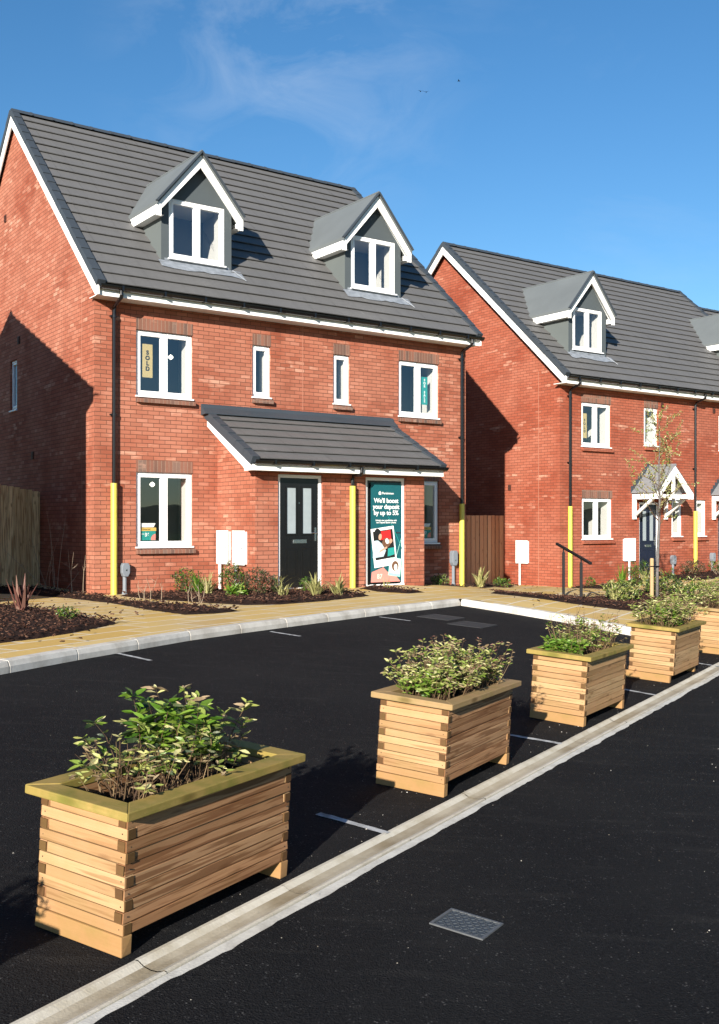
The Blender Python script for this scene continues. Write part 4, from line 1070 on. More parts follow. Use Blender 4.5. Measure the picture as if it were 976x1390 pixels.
# ------------------------------------------------------------------ planters
NRM = Vector((-PA, -PB, 1)).normalized()
LONG = math.atan2(DC.y, DC.x)
PL_, PS = .985, .455
def planter(corner, label, seed, rot=0, red=True, kinds=('board', 'rim'), footdx=0, sx=1.0):
    """corner = ground point of the near right-hand foot corner ; local x runs along the kerb line, y away to the houses"""
    rnd = random.Random(seed)
    t = thing('timber_planter', label, 'planter', (0, 0, 0), 0, 'timber planters along the drainage channel')
    d = Vector((math.cos(LONG + rot), math.sin(LONG + rot), 0)); d.z = PA * d.x + PB * d.y; d.normalize()
    y = NRM.cross(d).normalized()
    m = Matrix((d, y, NRM)).transposed().to_4x4(); m.translation = Vector((corner[0], corner[1], pz(*corner) + .001)); t.matrix_world = m @ Matrix.Diagonal((sx, 1, 1, 1))
    A = M['board']; Rd = M['board_red'] if red else M['board']
    lh, nl, z0, bt_ = .0445, 10, .078, .043
    # feet : one timber across each end
    for x in (0, PL_ - .045):
        mb = MB(); mb.box(x + (-.006 if x == 0 else .0), x + .045 + (0 if x == 0 else .006), footdx * .7 - .004, PS + footdx, 0, z0 - .002, 0, 1, jit=.002); mb.build('foot', M['foot'], t, bevel=.004)
    walls = {'front': MB(), 'back': MB(), 'end_a': MB(), 'end_b': MB()}
    for k in range(nl):
        za, zb = z0 + k * lh + .0019, z0 + (k + 1) * lh - .0019; full_long = (k % 2 == 1)
        j = lambda a=.0018: rnd.uniform(-a, a)
        tp = 0
        x0, x1 = (0, PL_) if full_long else (bt_ + .0015, PL_ - bt_ - .0015)
        y0, y1 = (0, PS) if not full_long else (bt_ + .0015, PS - bt_ - .0015)
        o = j(.0028)
        walls['front'].box(x0, x1, o, bt_ + o, za, zb, 0, 0, jit=.0026)
        walls['back'].box(x0, x1, PS - bt_, PS + j(), za, zb, 0, 0, jit=.0012)
        o = j(.0028)
        walls['end_a'].box(o - tp, bt_ + o, y0, y1, za, zb, 0, 1, jit=.0012)
        if not full_long:                                  # nail heads
            for yy in (.021, PS - .021):
                for q in range(1): walls['end_a'].tube([(o - .0012, yy + j(.006), (za + zb) / 2 + j(.006)), (o + .004, yy, (za + zb) / 2)], .0032, 6, 1)
        else:
            for xx in (.021, PL_ - .021): walls['front'].tube([(xx + j(.006), -.0042, (za + zb) / 2 + j(.006)), (xx, .004, (za + zb) / 2)], .0032, 6, 1)
        walls['end_b'].box(PL_ - bt_, PL_ + j(), y0, y1, za, zb, 0, 1, jit=.0012)
    # end grain caps where full boards run through a corner
    egs = {(a, b): MB() for a in (0, 1) for b in (0, 1)}
    for k in range(nl):
        za, zb = z0 + k * lh + .004, z0 + (k + 1) * lh - .004; tp = 0
        if k % 2 == 1:
            for b, (ya, yb) in enumerate(((.004 - tp, bt_ - .003), (PS - bt_ + .003, PS - .004))):
                for a, x in enumerate((-.0048, PL_ + .0018)): egs[(a, b)].box(x, x + .003, ya, yb, za, zb)
        else:
            for a, (xa, xb) in enumerate(((.004, bt_ - .003), (PL_ - bt_ + .003, PL_ - .004))):
                egs[(a, 0)].box(xa, xb, -.0045, -.001, za, zb); egs[(a, 1)].box(xa, xb, PS + .003, PS + .0055, za, zb)
    for k2, mbx in walls.items(): mbx.build('side_boards', [Rd if k2 in ('front', 'back') else A, M['nail']], t, bevel=.0030)
    for q in egs.values(): q.build('end_grain', M['endgrain'], t)
    # mitred rim
    zt = z0 + nl * lh; th = .034; ov = .045; rw = .092
    ox0, ox1, oy0, oy1 = -ov, PL_ + ov, -ov, PS + ov; ix0, ix1, iy0, iy1 = ox0 + rw, ox1 - rw, oy0 + rw, oy1 - rw
    sides = [([(ox0, oy0), (ox1, oy0), (ix1, iy0), (ix0, iy0)], 0), ([(ox1, oy0), (ox1, oy1), (ix1, iy1), (ix1, iy0)], 1), ([(ox1, oy1), (ox0, oy1), (ix0, iy1), (ix1, iy1)], 0), ([(ox0, oy1), (ox0, oy0), (ix0, iy0), (ix0, iy1)], 1)]
    for i, (q, ax) in enumerate(sides):
        mb = MB(); c = Vector((sum(p[0] for p in q) / 4, sum(p[1] for p in q) / 4)); dz = rnd.uniform(0, .003)
        q = [(c.x + (p[0] - c.x) * .9985, c.y + (p[1] - c.y) * .9985) for p in q]
        vs = [(p[0], p[1], zt + .001) for p in q] + [(p[0], p[1], zt + th + dz) for p in q]
        F = [(0, 1, 2, 3), (4, 5, 6, 7), (0, 1, 5, 4), (1, 2, 6, 5), (2, 3, 7, 6), (3, 0, 4, 7)]
        uvs = []
        for f in F: uvs.append([(vs[a][ax], vs[a][1 - ax] + vs[a][2]) for a in f])
        mb.shared(vs, F, 0, uvs); mb.build('rim_board', M[kinds[1]], t, bevel=.004)
    # soil
    mb = MB(); nx, ny = 26, 12; Vs = []
    for j in range(ny + 1):
        for i in range(nx + 1):
            x = bt_ - .005 + (PL_ - 2 * bt_ + .01) * i / nx; yy = bt_ - .005 + (PS - 2 * bt_ + .01) * j / ny
            Vs.append((x, yy, zt - .055 + .018 * noise.noise(Vector((x * 9, yy * 9, seed))) + rnd.uniform(-.006, .006)))
    mb.shared(Vs, [(j * (nx + 1) + i, j * (nx + 1) + i + 1, (j + 1) * (nx + 1) + i + 1, (j + 1) * (nx + 1) + i) for j in range(ny) for i in range(nx)])
    mb.build('soil', M['soil'], t, fixn=False)
    return t, zt

# ------------------------------------------------------------------ plants
def leaf(mb, p, d, l, w, mat, fold=.35, up=None, curl=.15):
    d = d.normalized(); r = up or Vector((random.gauss(0, .4), random.gauss(0, .4), 1))
    s = d.cross(r)
    if s.length < .05: s = d.cross(Vector((1, 0, 0)))
    s.normalize(); n = s.cross(d).normalized()
    a = p; m1 = p + d * l * .45 - n * w * fold; tip = p + d * l - n * l * curl
    q1, q2 = p + d * l * .42 + s * w * .5 + n * w * .05, p + d * l * .42 - s * w * .5 + n * w * .05
    q3, q4 = p + d * l * .75 + s * w * .34 - n * l * curl * .4, p + d * l * .75 - s * w * .34 - n * l * curl * .4
    m2 = p + d * l * .75 - n * w * fold * .8 - n * l * curl * .45
    mb.shared([a, q1, m1, q2, q3, m2, q4, tip], [(0, 1, 2), (0, 2, 3), (1, 4, 5, 2), (2, 5, 6, 3), (4, 7, 5), (5, 7, 6)], mat)
def rdir(up=.3):
    while True:
        v = Vector((random.uniform(-1, 1), random.uniform(-1, 1), random.uniform(-1, 1)))
        if .1 < v.length < 1: v.normalize(); v.z += up; return v.normalized()
def stem_path(p, q, bend, n=5):
    m = Vector((random.uniform(-1, 1), random.uniform(-1, 1), 0)) * bend; out = []
    for i in range(n):
        f = i / (n - 1); out.append(p.lerp(q, f) + m * math.sin(f * PI) + Vector((random.uniform(-1, 1), random.uniform(-1, 1), 0)) * bend * .15)
    return out
LEAFM = ['leaf_green', 'leaf_lime', 'leaf_pale', 'leaf_pink', 'leaf_dark', 'leaf_straw', 'leaf_bronze']
def planter_shrub(t, zt, label, stems, seed):
    """stems: list of (x range, y range, count, height range, spread, leaf size, leaf mats, leaves per stem, twig mat)"""
    random.seed(seed)
    s = thing('planter_shrub', label, 'shrub', group='shrubs growing in the timber planters'); s.matrix_world = t.matrix_world
    tw, lf = MB(), MB()
    for (xr, yr, cnt, hr, spread, ls, mats, nl, bare) in stems:
        for _ in range(cnt):
            b = Vector((random.uniform(*xr), random.uniform(*yr), zt - .07)); h = random.uniform(*hr)
            cx, cy = sum(xr) / 2, sum(yr) / 2
            q = b + Vector((random.gauss(0, spread) + (b.x - cx) * .35, random.gauss(0, spread) + (b.y - cy) * .5, h + .07))
            pth = stem_path(b, q, h * .12); r0 = random.uniform(.0018, .0032)
            tw.tube(pth, [r0 * (1 - .6 * i / 4) for i in range(5)], 4, 0, False)
            if random.random() < .55:                      # side twig
                k = pth[2]; e = k + Vector((random.gauss(0, .06), random.gauss(0, .06), random.uniform(.03, .10)))
                tw.tube([k, k.lerp(e, .5) + rdir() * .006, e], [r0 * .6, r0 * .5, r0 * .3], 4, 0, False); tips = [q, e]
            else: tips = [q]
            if random.random() < bare: continue
            for tip in tips:
                for j in range(nl):
                    f = random.random() ** 2; p = tip.lerp(pth[2], f * .6) + rdir() * .006
                    mt = LEAFM.index(random.choice(mats)); l = ls * random.uniform(.8, 1.5)
                    a = 2.4 * j; dd = Vector((math.cos(a), math.sin(a), random.uniform(-.25, .8)))
                    leaf(lf, p, dd, l, l * random.uniform(.34, .48), mt)
    for _ in range(60):                                    # fallen twigs on the soil
        a = Vector((random.uniform(.07, PL_ - .07), random.uniform(.07, PS - .07), zt - .045)); d = Vector((random.gauss(0, 1), random.gauss(0, 1), 0)).normalized() * random.uniform(.015, .05)
        tw.tube([a, a + d * .5 + Vector((0, 0, random.uniform(.004, .015))), a + d], .0016, 4, 0, False)
    tw.build('stem', M['twig'], s, fixn=False); lf.build('foliage', [M[k] for k in LEAFM], s, fixn=False)
    return s
PP = [(-.877, 3.795), (.491, 6.027), (1.765, 8.133), (3.143, 10.354), (4.47, 12.55)]
plabels = ['nearest and largest looking timber planter at the bottom left, reddish stained long side',
           'second timber planter from the camera, dense rounded pale bush in it',
           'third timber planter from the camera, bare twigs and low green leaves in it',
           'fourth timber planter from the camera, greenish rim and overhanging foot timber',
           'fifth timber planter cut off by the right edge of the picture']
plan = [planter(PP[0], plabels[0], 1, 0, True, ('board', 'rim'), 0, 1.055), planter(PP[1], plabels[1], 2, R(1), True, ('board', 'rim_pale')),
        planter(PP[2], plabels[2], 3, R(-1), False, ('board', 'rim')), planter(PP[3], plabels[3], 4, R(-1), False, ('board', 'rim'), .05), planter(PP[4], plabels[4], 5, R(1), False, ('board', 'rim_pale'))]
p0 = planter((-2.22, 1.58), 'planter out of frame nearer the camera, shading the first one', 6, 0, True, ('board', 'rim'))
X0, X1, Y0, Y1 = .08, PL_ - .08, .08, PS - .08
planter_shrub(*plan[0], 'straggly shrub in the nearest planter, dry twigs left, bright green leaves centre, pale leaves right', [
    ((X0, .34), (Y0, Y1), 24, (.03, .24), .045, .036, ['leaf_pink', 'leaf_pale'], 6, .72),
    ((.10, .40), (Y0, Y1), 12, (.10, .24), .03, .034, ['leaf_pale', 'leaf_pink'], 8, .3),
    ((.34, .58), (Y0 + .06, Y1), 13, (.20, .37), .045, .056, ['leaf_green', 'leaf_lime', 'leaf_green', 'leaf_dark'], 16, 0),
    ((.25, .62), (Y0, Y1), 16, (.10, .26), .06, .044, ['leaf_pale', 'leaf_lime', 'leaf_dark'], 12, .1),
    ((.48, .78), (Y0 + .05, Y1), 15, (.16, .36), .07, .046, ['leaf_pale', 'leaf_pale', 'leaf_lime', 'leaf_pink'], 12, .1),
    ((.45, .72), (Y0, Y0 + .15), 18, (.05, .18), .05, .036, ['leaf_pink', 'leaf_pale'], 6, .4)], 11)
planter_shrub(*plan[1], 'rounded pale variegated bush in the second planter with a bright green clump at the front', [
    ((.18, .78), (Y0, Y1), 150, (.12, .29), .05, .034, ['leaf_pale', 'leaf_pale', 'leaf_pink', 'leaf_lime'], 9, .05),
    ((.30, .80), (Y0, Y1), 40, (.20, .32), .04, .024, ['leaf_pink', 'leaf_pale', 'leaf_bronze'], 8, .1),
    ((.10, .26), (.17, .33), 30, (.04, .17), .025, .040, ['leaf_green', 'leaf_lime', 'leaf_lime'], 9, 0),
    ((.55, .86), (Y0, Y0 + .12), 18, (.05, .17), .06, .036, ['leaf_lime', 'leaf_pale'], 8, .1),
    ((X0, .2), (Y1 - .1, Y1), 5, (.13, .19), .09, .032, ['leaf_pale'], 8, 0)], 12)
planter_shrub(*plan[2], 'twiggy half bare shrub in the third planter with green leaves low at the front', [
    ((.15, .70), (Y0, Y1), 60, (.12, .34), .06, .026, ['leaf_pale', 'leaf_pink'], 5, .6),
    ((.08, .28), (Y0 + .08, Y1), 40, (.02, .13), .03, .045, ['leaf_green', 'leaf_green', 'leaf_lime'], 9, 0),
    ((.40, .88), (Y0, Y1), 42, (.12, .28), .06, .036, ['leaf_lime', 'leaf_green', 'leaf_pale'], 8, .2),
    ((.45, .85), (Y0, Y1), 30, (.2, .33), .04, .022, ['leaf_bronze', 'leaf_pink'], 5, .3)], 13)
planter_shrub(*plan[3], 'wide leafy shrub of cream and green leaves in the fourth planter', [
    ((X0, X1), (Y0, Y1), 130, (.12, .34), .07, .036, ['leaf_pale', 'leaf_pink', 'leaf_lime', 'leaf_pale'], 9, .08),
    ((.10, .30), (Y0, .22), 30, (.05, .20), .05, .042, ['leaf_green', 'leaf_green', 'leaf_lime'], 9, 0),
    ((X0, X1), (Y0, Y1), 40, (.1, .2), .05, .030, ['leaf_pink'], 3, .7)], 14)
planter_shrub(*plan[4], 'pale leafy shrub in the fifth planter at the right edge', [
    ((X0, X1), (Y0, Y1), 120, (.12, .38), .07, .038, ['leaf_pale', 'leaf_lime', 'leaf_pink', 'leaf_pale'], 9, .1),
    ((X0, X1), (Y0, Y1), 40, (.1, .24), .05, .030, ['leaf_pink'], 3, .7)], 15)
planter_shrub(*p0, 'shrub in the planter out of frame nearer the camera', [
    ((X0, X1), (Y0, Y1), 60, (.12, .36), .06, .045, ['leaf_pale', 'leaf_green', 'leaf_lime'], 7, .2)], 16)

# ------------------------------------------------------------------ mulch beds
random.seed(21)
chips = MB()
def inside(x, y, poly):
    c = False; n = len(poly)
    for i in range(n):
        (x1, y1), (x2, y2) = poly[i], poly[(i + 1) % n]
        if (y1 > y) != (y2 > y) and x < (x2 - x1) * (y - y1) / (y2 - y1) + x1: c = not c
    return c
def bed(poly, dens=70, hgt=.035):
    bm = bmesh.new(); vs = [bm.verts.new((x, y, 0)) for x, y in poly]; bm.faces.new(vs)
    bmesh.ops.triangulate(bm, faces=bm.faces[:])
    for _ in range(5):
        es = [e for e in bm.edges if e.calc_length() > .28]
        if not es: break
        bmesh.ops.subdivide_edges(bm, edges=es, cuts=1); bmesh.ops.triangulate(bm, faces=[f for f in bm.faces if len(f.verts) > 4])
    bnd = {v for e in bm.edges if e.is_boundary for v in e.verts}
    for v in bm.verts:
        b = v in bnd; v.co.z = tz(v.co.x, v.co.y) + (-.01 if b else hgt + .02 * noise.noise(v.co * 2.5) + random.uniform(-.008, .012))
    me = bpy.data.meshes.new('mulch_bed'); bm.to_mesh(me); bm.free(); me.materials.append(M['mulch'])
    if me.polygons and sum(p.normal.z for p in me.polygons) < 0: me.flip_normals()
    o = bpy.data.objects.new('mulch_bed', me); col.objects.link(o); tag(o, kind='structure')
    xs = [p[0] for p in poly]; ys = [p[1] for p in poly]
    area = abs(sum(poly[i][0] * poly[(i + 1) % len(poly)][1] - poly[(i + 1) % len(poly)][0] * poly[i][1] for i in range(len(poly)))) / 2
    n = int(area * dens); k = 0
    while k < n:
        x, y = random.uniform(min(xs) - .05, max(xs) + .05), random.uniform(min(ys) - .05, max(ys) + .05)
        if not inside(x, y, poly): 
            if random.random() > .03: continue
        k += 1; l = random.uniform(.02, .06); w = l * random.uniform(.25, .55); a = random.uniform(0, PI)
        p = Vector((x, y, tz(x, y) + hgt + random.uniform(.0, .03))); d = Vector((math.cos(a), math.sin(a), random.gauss(0, .35))).normalized(); s = d.cross(Vector((random.gauss(0, .4), random.gauss(0, .4), 1))).normalized(); n2 = s.cross(d)
        q = [p - d * l / 2 - s * w / 2, p + d * l / 2 - s * w * .3, p + d * l * .45 + s * w / 2, p - d * l * .4 + s * w / 2]
        chips.shared(q + [c + n2 * .008 for c in q], [(4, 5, 6, 7), (0, 1, 5, 4), (1, 2, 6, 5), (2, 3, 7, 6), (3, 0, 4, 7)])
BEDS = [
 [(-6.4, 14.6), (-5.33, 15.31), (-5.0, 15.45), (-4.5, 14.72), (-3.63, 13.45), (-2.86, 12.45), (-3.12, 11.3), (-3.36, 10.74), (-3.72, 10.15), (-5.0, 9.5)],
 [(-7.2, 19.6), (-5.9, 19.3), (-4.75, 18.1), (-4.4, 17.7), (-3.85, 16.64), (-2.09, 14.77), (-1.62, 14.20), (-1.94, 13.75), (-2.31, 13.6), (-3.0, 14.56), (-3.89, 16.11), (-4.86, 17.30), (-5.86, 18.1), (-6.9, 18.3)],
 [(-4.2, 18.0), (-3.9, 18.68), (-2.72, 19.52), (-1.88, 18.35), (-1.39, 18.28), (-.9, 18.55), (-.30, 18.55), (.19, 17.45), (-.55, 16.2), (-1.18, 15.5), (-1.71, 15.4), (-2.5, 16.1), (-3.4, 17.0)],
 [(.0, 19.4), (.22, 19.62), (.72, 19.2), (1.2, 18.5), (.87, 18.1), (.29, 18.5)],
 [(2.43, 19.19), (2.9, 20.7), (3.6, 21.4), (4.3, 21.2), (4.85, 21.3), (5.3, 21.4), (6.4, 22.9), (6.9, 21.64), (7.2, 20.1), (6.4, 17.4), (4.84, 15.5), (4.17, 15.8), (3.98, 16.0), (3.39, 16.6), (2.76, 17.7)],
 [(5.35, 26.9), (6.6, 27.82), (7.7, 28.62), (8.05, 28.4), (7.0, 26.6), (5.8, 25.7)],
 [(8.45, 28.7), (8.9, 29.46), (10.6, 30.7), (11.4, 30.2), (10.4, 28.6), (8.9, 27.4)],
 [(2.5, 23.15), (3.5, 24.3), (4.2, 26.9), (3.7, 27.9), (2.9, 25.6)], 
 [(1.2, 22.0), (2.2, 22.95), (2.5, 22.5), (1.75, 21.7)]]
for i, b in enumerate(BEDS): bed(b, 170 if i < 5 else 60)
tag(chips.build('bark_mulch', M['chip'], fixn=False), 'dark reddish bark chips covering the planting beds', 'bark mulch', kind='stuff')

# bed plants
def tuft(x, y, label, n, h, spread, w, mat, name='ornamental_grass', cat='grass plant', droop=.5, seed=0, group=None):
    random.seed(seed + 100); t = thing(name, label, cat, (x, y, tz(x, y) + .03), 0, group or 'grassy plants in the bark beds'); mb = MB()
    for _ in range(n):
        a = random.uniform(0, 2 * PI); ln = h * random.uniform(.6, 1.15); tilt = random.uniform(.1, 1) * spread
        d = Vector((math.cos(a) * tilt, math.sin(a) * tilt, 1)).normalized(); s = Vector((-math.sin(a), math.cos(a), 0)); p = Vector((random.gauss(0, .03), random.gauss(0, .03), 0)); L1 = []; L2 = []; k = 6
        for i in range(k):
            f = i / (k - 1); ww = w * 1.6 * (1 - f ** 2) * .5 + .001; L1.append(p - s * ww); L2.append(p + s * ww)
            p = p + d * ln / (k - 1); d = (d + Vector((math.cos(a), math.sin(a), -1.2)) * droop * f * .35).normalized()
        mb.shared(L1 + L2, [(i, i + 1, k + i + 1, k + i) for i in range(k - 1)])
    mb.build('foliage', M[mat], t, fixn=False); return t
def dome(x, y, label, rx, rz, n, ls, mats, seed, name='garden_shrub', group=None):
    random.seed(seed + 300); t = thing(name, label, 'shrub', (x, y, tz(x, y) + .02), 0, group or 'low shrubs in the bark beds'); tw, lf = MB(), MB()
    for _ in range(int(n * 1.4)):
        v = rdir(.25); rr = random.uniform(.35, 1) ** .5; q = Vector((v.x * rx * rr, v.y * rx * rr, max(.03, (v.z * .5 + .5) * rz * rr)))
        q *= 1 + .25 * noise.noise(q * 9 + Vector((seed, 0, 0)))
        if random.random() < .25: tw.tube([Vector((q.x * .12, q.y * .12, 0)), q * .55 + rdir() * .01, q], [.004, .003, .0015], 4, 0, False)
        for j in range(5): leaf(lf, q + rdir() * .015, rdir(.35), ls * random.uniform(1.0, 1.7), ls * .55, LEAFM.index(random.choice(mats)))
    tw.build('stem', M['twig'], t, fixn=False); lf.build('foliage', [M[k] for k in LEAFM], t, fixn=False); return t
def sticks(x, y, label, n, h, spread, seed, mat='twig_pale', name='dry_stems'):
    random.seed(seed + 500); t = thing(name, label, 'dry plant', (x, y, tz(x, y)), 0, 'dry stalks in the bark beds'); mb = MB()
    for _ in range(n):
        b = Vector((random.gauss(0, .10), random.gauss(0, .05), 0)); q = b + Vector((random.gauss(0, spread), random.gauss(0, spread * .5), h * random.uniform(.55, 1.1)))
        pth = stem_path(b, q, .03, 6); mb.tube(pth, [.006, .005, .0045, .004, .003, .002], 5, 0, False)
        for _ in range(2):
            k = random.choice(pth[2:5]); e = k + Vector((random.gauss(0, .07), random.gauss(0, .04), random.uniform(.05, .15))); mb.tube([k, e], [.003, .0015], 4, 0, False)
    mb.build('stem', M[mat], t, fixn=False); return t
tuft(-4.60, 14.05, 'spiky bronze purple phormium in the left mulch bed', 26, .46, .75, .030, 'leaf_bronze', 'spiky_plant', 'plant', .05, 1)
dome(-3.62, 12.75, 'small wispy green plant in the left mulch bed', .16, .16, 26, .03, ['leaf_dark', 'leaf_green'], 2, 'wispy_plant')
sticks(-5.55, 18.75, 'bare pale stems leaning in the shade beside the left gable', 8, 1.35, .38, 3)
sticks(-4.95, 18.15, 'few thin pale upright stems near the left gable corner', 3, 1.15, .12, 4)
sticks(-3.25, 16.2, 'thin upright straw stems in front of the lower left window', 6, .42, .08, 5)
sticks(-2.45, 15.3, 'thin dry stalks at the edge of the narrow bark strip', 5, .36, .06, 6)
dome(-3.10, 18.55, 'dark evergreen dome under the lower left window', .26, .46, 120, .035, ['leaf_dark', 'leaf_dark', 'leaf_green'], 7)
tuft(-2.82, 18.1, 'bright green tuft between two dark domes by the wall', 46, .40, .9, .016, 'leaf_green', seed=8, droop=.8)
tuft(-2.62, 17.9, 'pale straw coloured tuft between two dark domes by the wall', 44, .40, 1.1, .014, 'leaf_straw', seed=9, droop=.9)
dome(-2.28, 18.55, 'dark evergreen dome below the left white meter box', .26, .50, 120, .035, ['leaf_dark', 'leaf_dark', 'leaf_green'], 10)
dome(-2.05, 17.2, 'low plant with broad bright green leaves at the bed edge', .15, .15, 22, .09, ['leaf_green', 'leaf_lime'], 11, 'low_leafy_plant')
dome(-1.72, 17.6, 'dark spreading evergreen below the right white meter box', .36, .42, 170, .035, ['leaf_dark', 'leaf_dark', 'leaf_bronze'], 12)
tuft(-1.45, 17.9, 'pale arching grass at the porch corner', 40, .38, 1.1, .012, 'leaf_straw', seed=13, droop=.9)
tuft(-1.28, 17.0, 'small yellow green grass in front of the porch corner', 30, .25, 1.0, .014, 'leaf_straw', seed=14, droop=.9)
dome(-.92, 17.85, 'thin greyish green sprig before the black door', .14, .26, 40, .03, ['leaf_dark', 'leaf_green'], 15, 'wispy_plant')
tuft(-.72, 17.05, 'large cream striped grass before the black door, left clump', 60, .42, 1.3, .020, 'leaf_straw', seed=16, droop=.9)
tuft(-.35, 17.2, 'large cream striped grass before the black door, right clump', 50, .38, 1.4, .020, 'leaf_straw', seed=17, droop=.9)
tuft(.50, 19.0, 'sparse thin stalks in the small bed before the banner door', 12, .22, .6, .006, 'leaf_straw', seed=18)
dome(1.72, 22.2, 'small grey green plant in shade left of the right utility post', .2, .26, 60, .035, ['leaf_dark', 'leaf_green', 'leaf_pale'], 19, 'low_leafy_plant')
tuft(2.66, 22.7, 'sunlit cream striped tuft at the foot of the right yellow guard', 26, .48, 1.0, .045, 'leaf_straw', 'spiky_plant', 'plant', .7, 20)
dome(3.2, 23.2, 'low dark green plant in front of the gap fence', .2, .18, 50, .035, ['leaf_dark', 'leaf_green'], 21, 'low_leafy_plant')
dome(5.95, 26.6, 'tiny green plant at the left corner of the further house', .14, .28, 36, .035, ['leaf_green', 'leaf_dark'], 22, 'wispy_plant')
tuft(6.85, 26.9, 'upright green grass below the meter box of the further house', 50, .55, .5, .016, 'leaf_green', seed=23, droop=.4)
dome(7.3, 26.95, 'dark round shrub beside the navy door', .34, .62, 150, .04, ['leaf_dark', 'leaf_green', 'leaf_dark'], 24)
tuft(7.35, 26.5, 'yellow striped grass in front of the dark shrub by the navy door', 30, .5, .8, .022, 'leaf_straw', seed=25, droop=.7)
dome(9.5, 29.3, 'dark shrub beside the middle yellow guard of the further house', .36, .42, 110, .04, ['leaf_dark', 'leaf_bronze'], 26)
sticks(10.1, 29.0, 'pale straw stalks leaning at the right edge by the further house', 6, .5, .35, 27)
dome(10.4, 29.6, 'dark plant at the right edge under the second navy door', .36, .36, 90, .04, ['leaf_dark', 'leaf_green'], 28)
dome(5.05, 19.9, 'cream and green shrub in the bark bed left of the tree stake', .36, .42, 150, .045, ['leaf_pale', 'leaf_dark', 'leaf_lime'], 29)
tuft(4.85, 19.7, 'straw grass beside the cream and green shrub', 30, .45, .9, .012, 'leaf_straw', seed=30, droop=.7)
dome(6.2, 21.3, 'dark evergreen behind the young tree', .42, .50, 150, .045, ['leaf_dark', 'leaf_dark', 'leaf_lime'], 31)
dome(6.4, 19.6, 'mid green shrub right of the young tree', .40, .42, 140, .045, ['leaf_green', 'leaf_dark', 'leaf_pale'], 32)

# ------------------------------------------------------------------ handrail, tree, stake
rt = thing('handrail', 'short black metal handrail sloping down beside the path', 'handrail', (4.18, 21.13, tz(4.18, 21.13)))
b0 = Vector((0, 0, 0)); b1 = Vector((4.29 - 4.18, 19.96 - 21.13, tz(4.29, 19.96) - tz(4.18, 21.13)))
for b, h in ((b0, .93), (b1, .76)):
    mb = MB(); mb.box(b.x - .026, b.x + .026, b.y - .026, b.y + .026, b.z - .2, b.z + h); mb.build('post', M['steel_dark'], rt, bevel=.005)
    mb = MB(); mb.box(b.x - .012, b.x + .012, b.y - .012, b.y + .012, b.z + h, b.z + h + .075); mb.build('bracket', M['steel_dark'], rt)
dr = (b1 + Vector((0, 0, .85)) - Vector((0, 0, 1.02)))
mb = MB(); mb.beam(Vector((0, 0, 1.02)) - dr * .42, b1 + Vector((0, 0, .85)) + dr * .5, .05, .05); mb.build('rail', M['steel_dark'], rt, bevel=.006)

random.seed(77)
tx, ty = 5.86, 20.3
tree = thing('young_tree', 'thin young tree just coming into leaf, tied to a short stake', 'tree', (tx, ty, tz(tx, ty)))
tr, br, lf = MB(), MB(), MB()
trunk = [Vector((0, 0, -.1)), Vector((0, 0, .5)), Vector((.015, 0, 1.0)), Vector((.04, .01, 1.5)), Vector((.05, .0, 2.0)), Vector((.03, 0, 2.6)), Vector((.06, .02, 3.1)), Vector((.03, 0, 3.55))]
tr.tube(trunk, [.034, .030, .028, .025, .020, .014, .009, .004], 8); tr.build('trunk', M['bark'], tree, smooth=True)
def limb(p, d, ln, r, depth):
    pts = [p]; q = p.copy(); dd = d.copy()
    for i in range(4):
        dd = (dd + rdir(.2) * .22).normalized(); q = q + dd * ln / 4; pts.append(q.copy())
    br.tube(pts, [r * (1 - .2 * i) for i in range(5)], 5, 0, False)
    if depth > 0:
        for i in (1, 2, 3, 4):
            if random.random() < .9: limb(pts[i], (dd + rdir(.3) * .9).normalized(), ln * random.uniform(.3, .55), r * .5, depth - 1)
    for i in range(1, 5):
        for _ in range(4 if depth == 0 else 2): leaf(lf, pts[i] + rdir() * .01, rdir(.3), random.uniform(.03, .06), .024, LEAFM.index(random.choice(['leaf_pale', 'leaf_lime', 'leaf_pink', 'leaf_straw'])))
def tp(z):
    for i in range(len(trunk) - 1):
        if trunk[i].z <= z <= trunk[i + 1].z: return trunk[i].lerp(trunk[i + 1], (z - trunk[i].z) / (trunk[i + 1].z - trunk[i].z))
for i in range(24):
    z = 1.45 + 2.0 * i / 23; a = i * 2.4 + random.uniform(-.4, .4); f = 1 - (z - 1.5) / 2.4
    limb(tp(z), Vector((math.cos(a), math.sin(a), 1.15)).normalized(), .25 + .62 * f * random.uniform(.7, 1.1), .009 * f + .003, 1)
br.build('branches', M['twig'], tree, fixn=False); lf.build('crown', [M[k] for k in LEAFM], tree, fixn=False)
st = thing('tree_stake', 'short pale round timber stake beside the young tree trunk', 'stake', (tx - .12, ty - .05, tz(tx, ty)))
mb = MB(); mb.tube([(0, 0, -.2), (0, 0, .80), (0, 0, .82)], [.038, .038, .030], 12); mb.build('stake_post', M['stake'], st)
mb = MB(); mb.tube([(-.04, -.03, .66), (.06, -.04, .66), (.16, .02, .66)], .012, 6); mb.build('tie', M['black_plastic'], st)

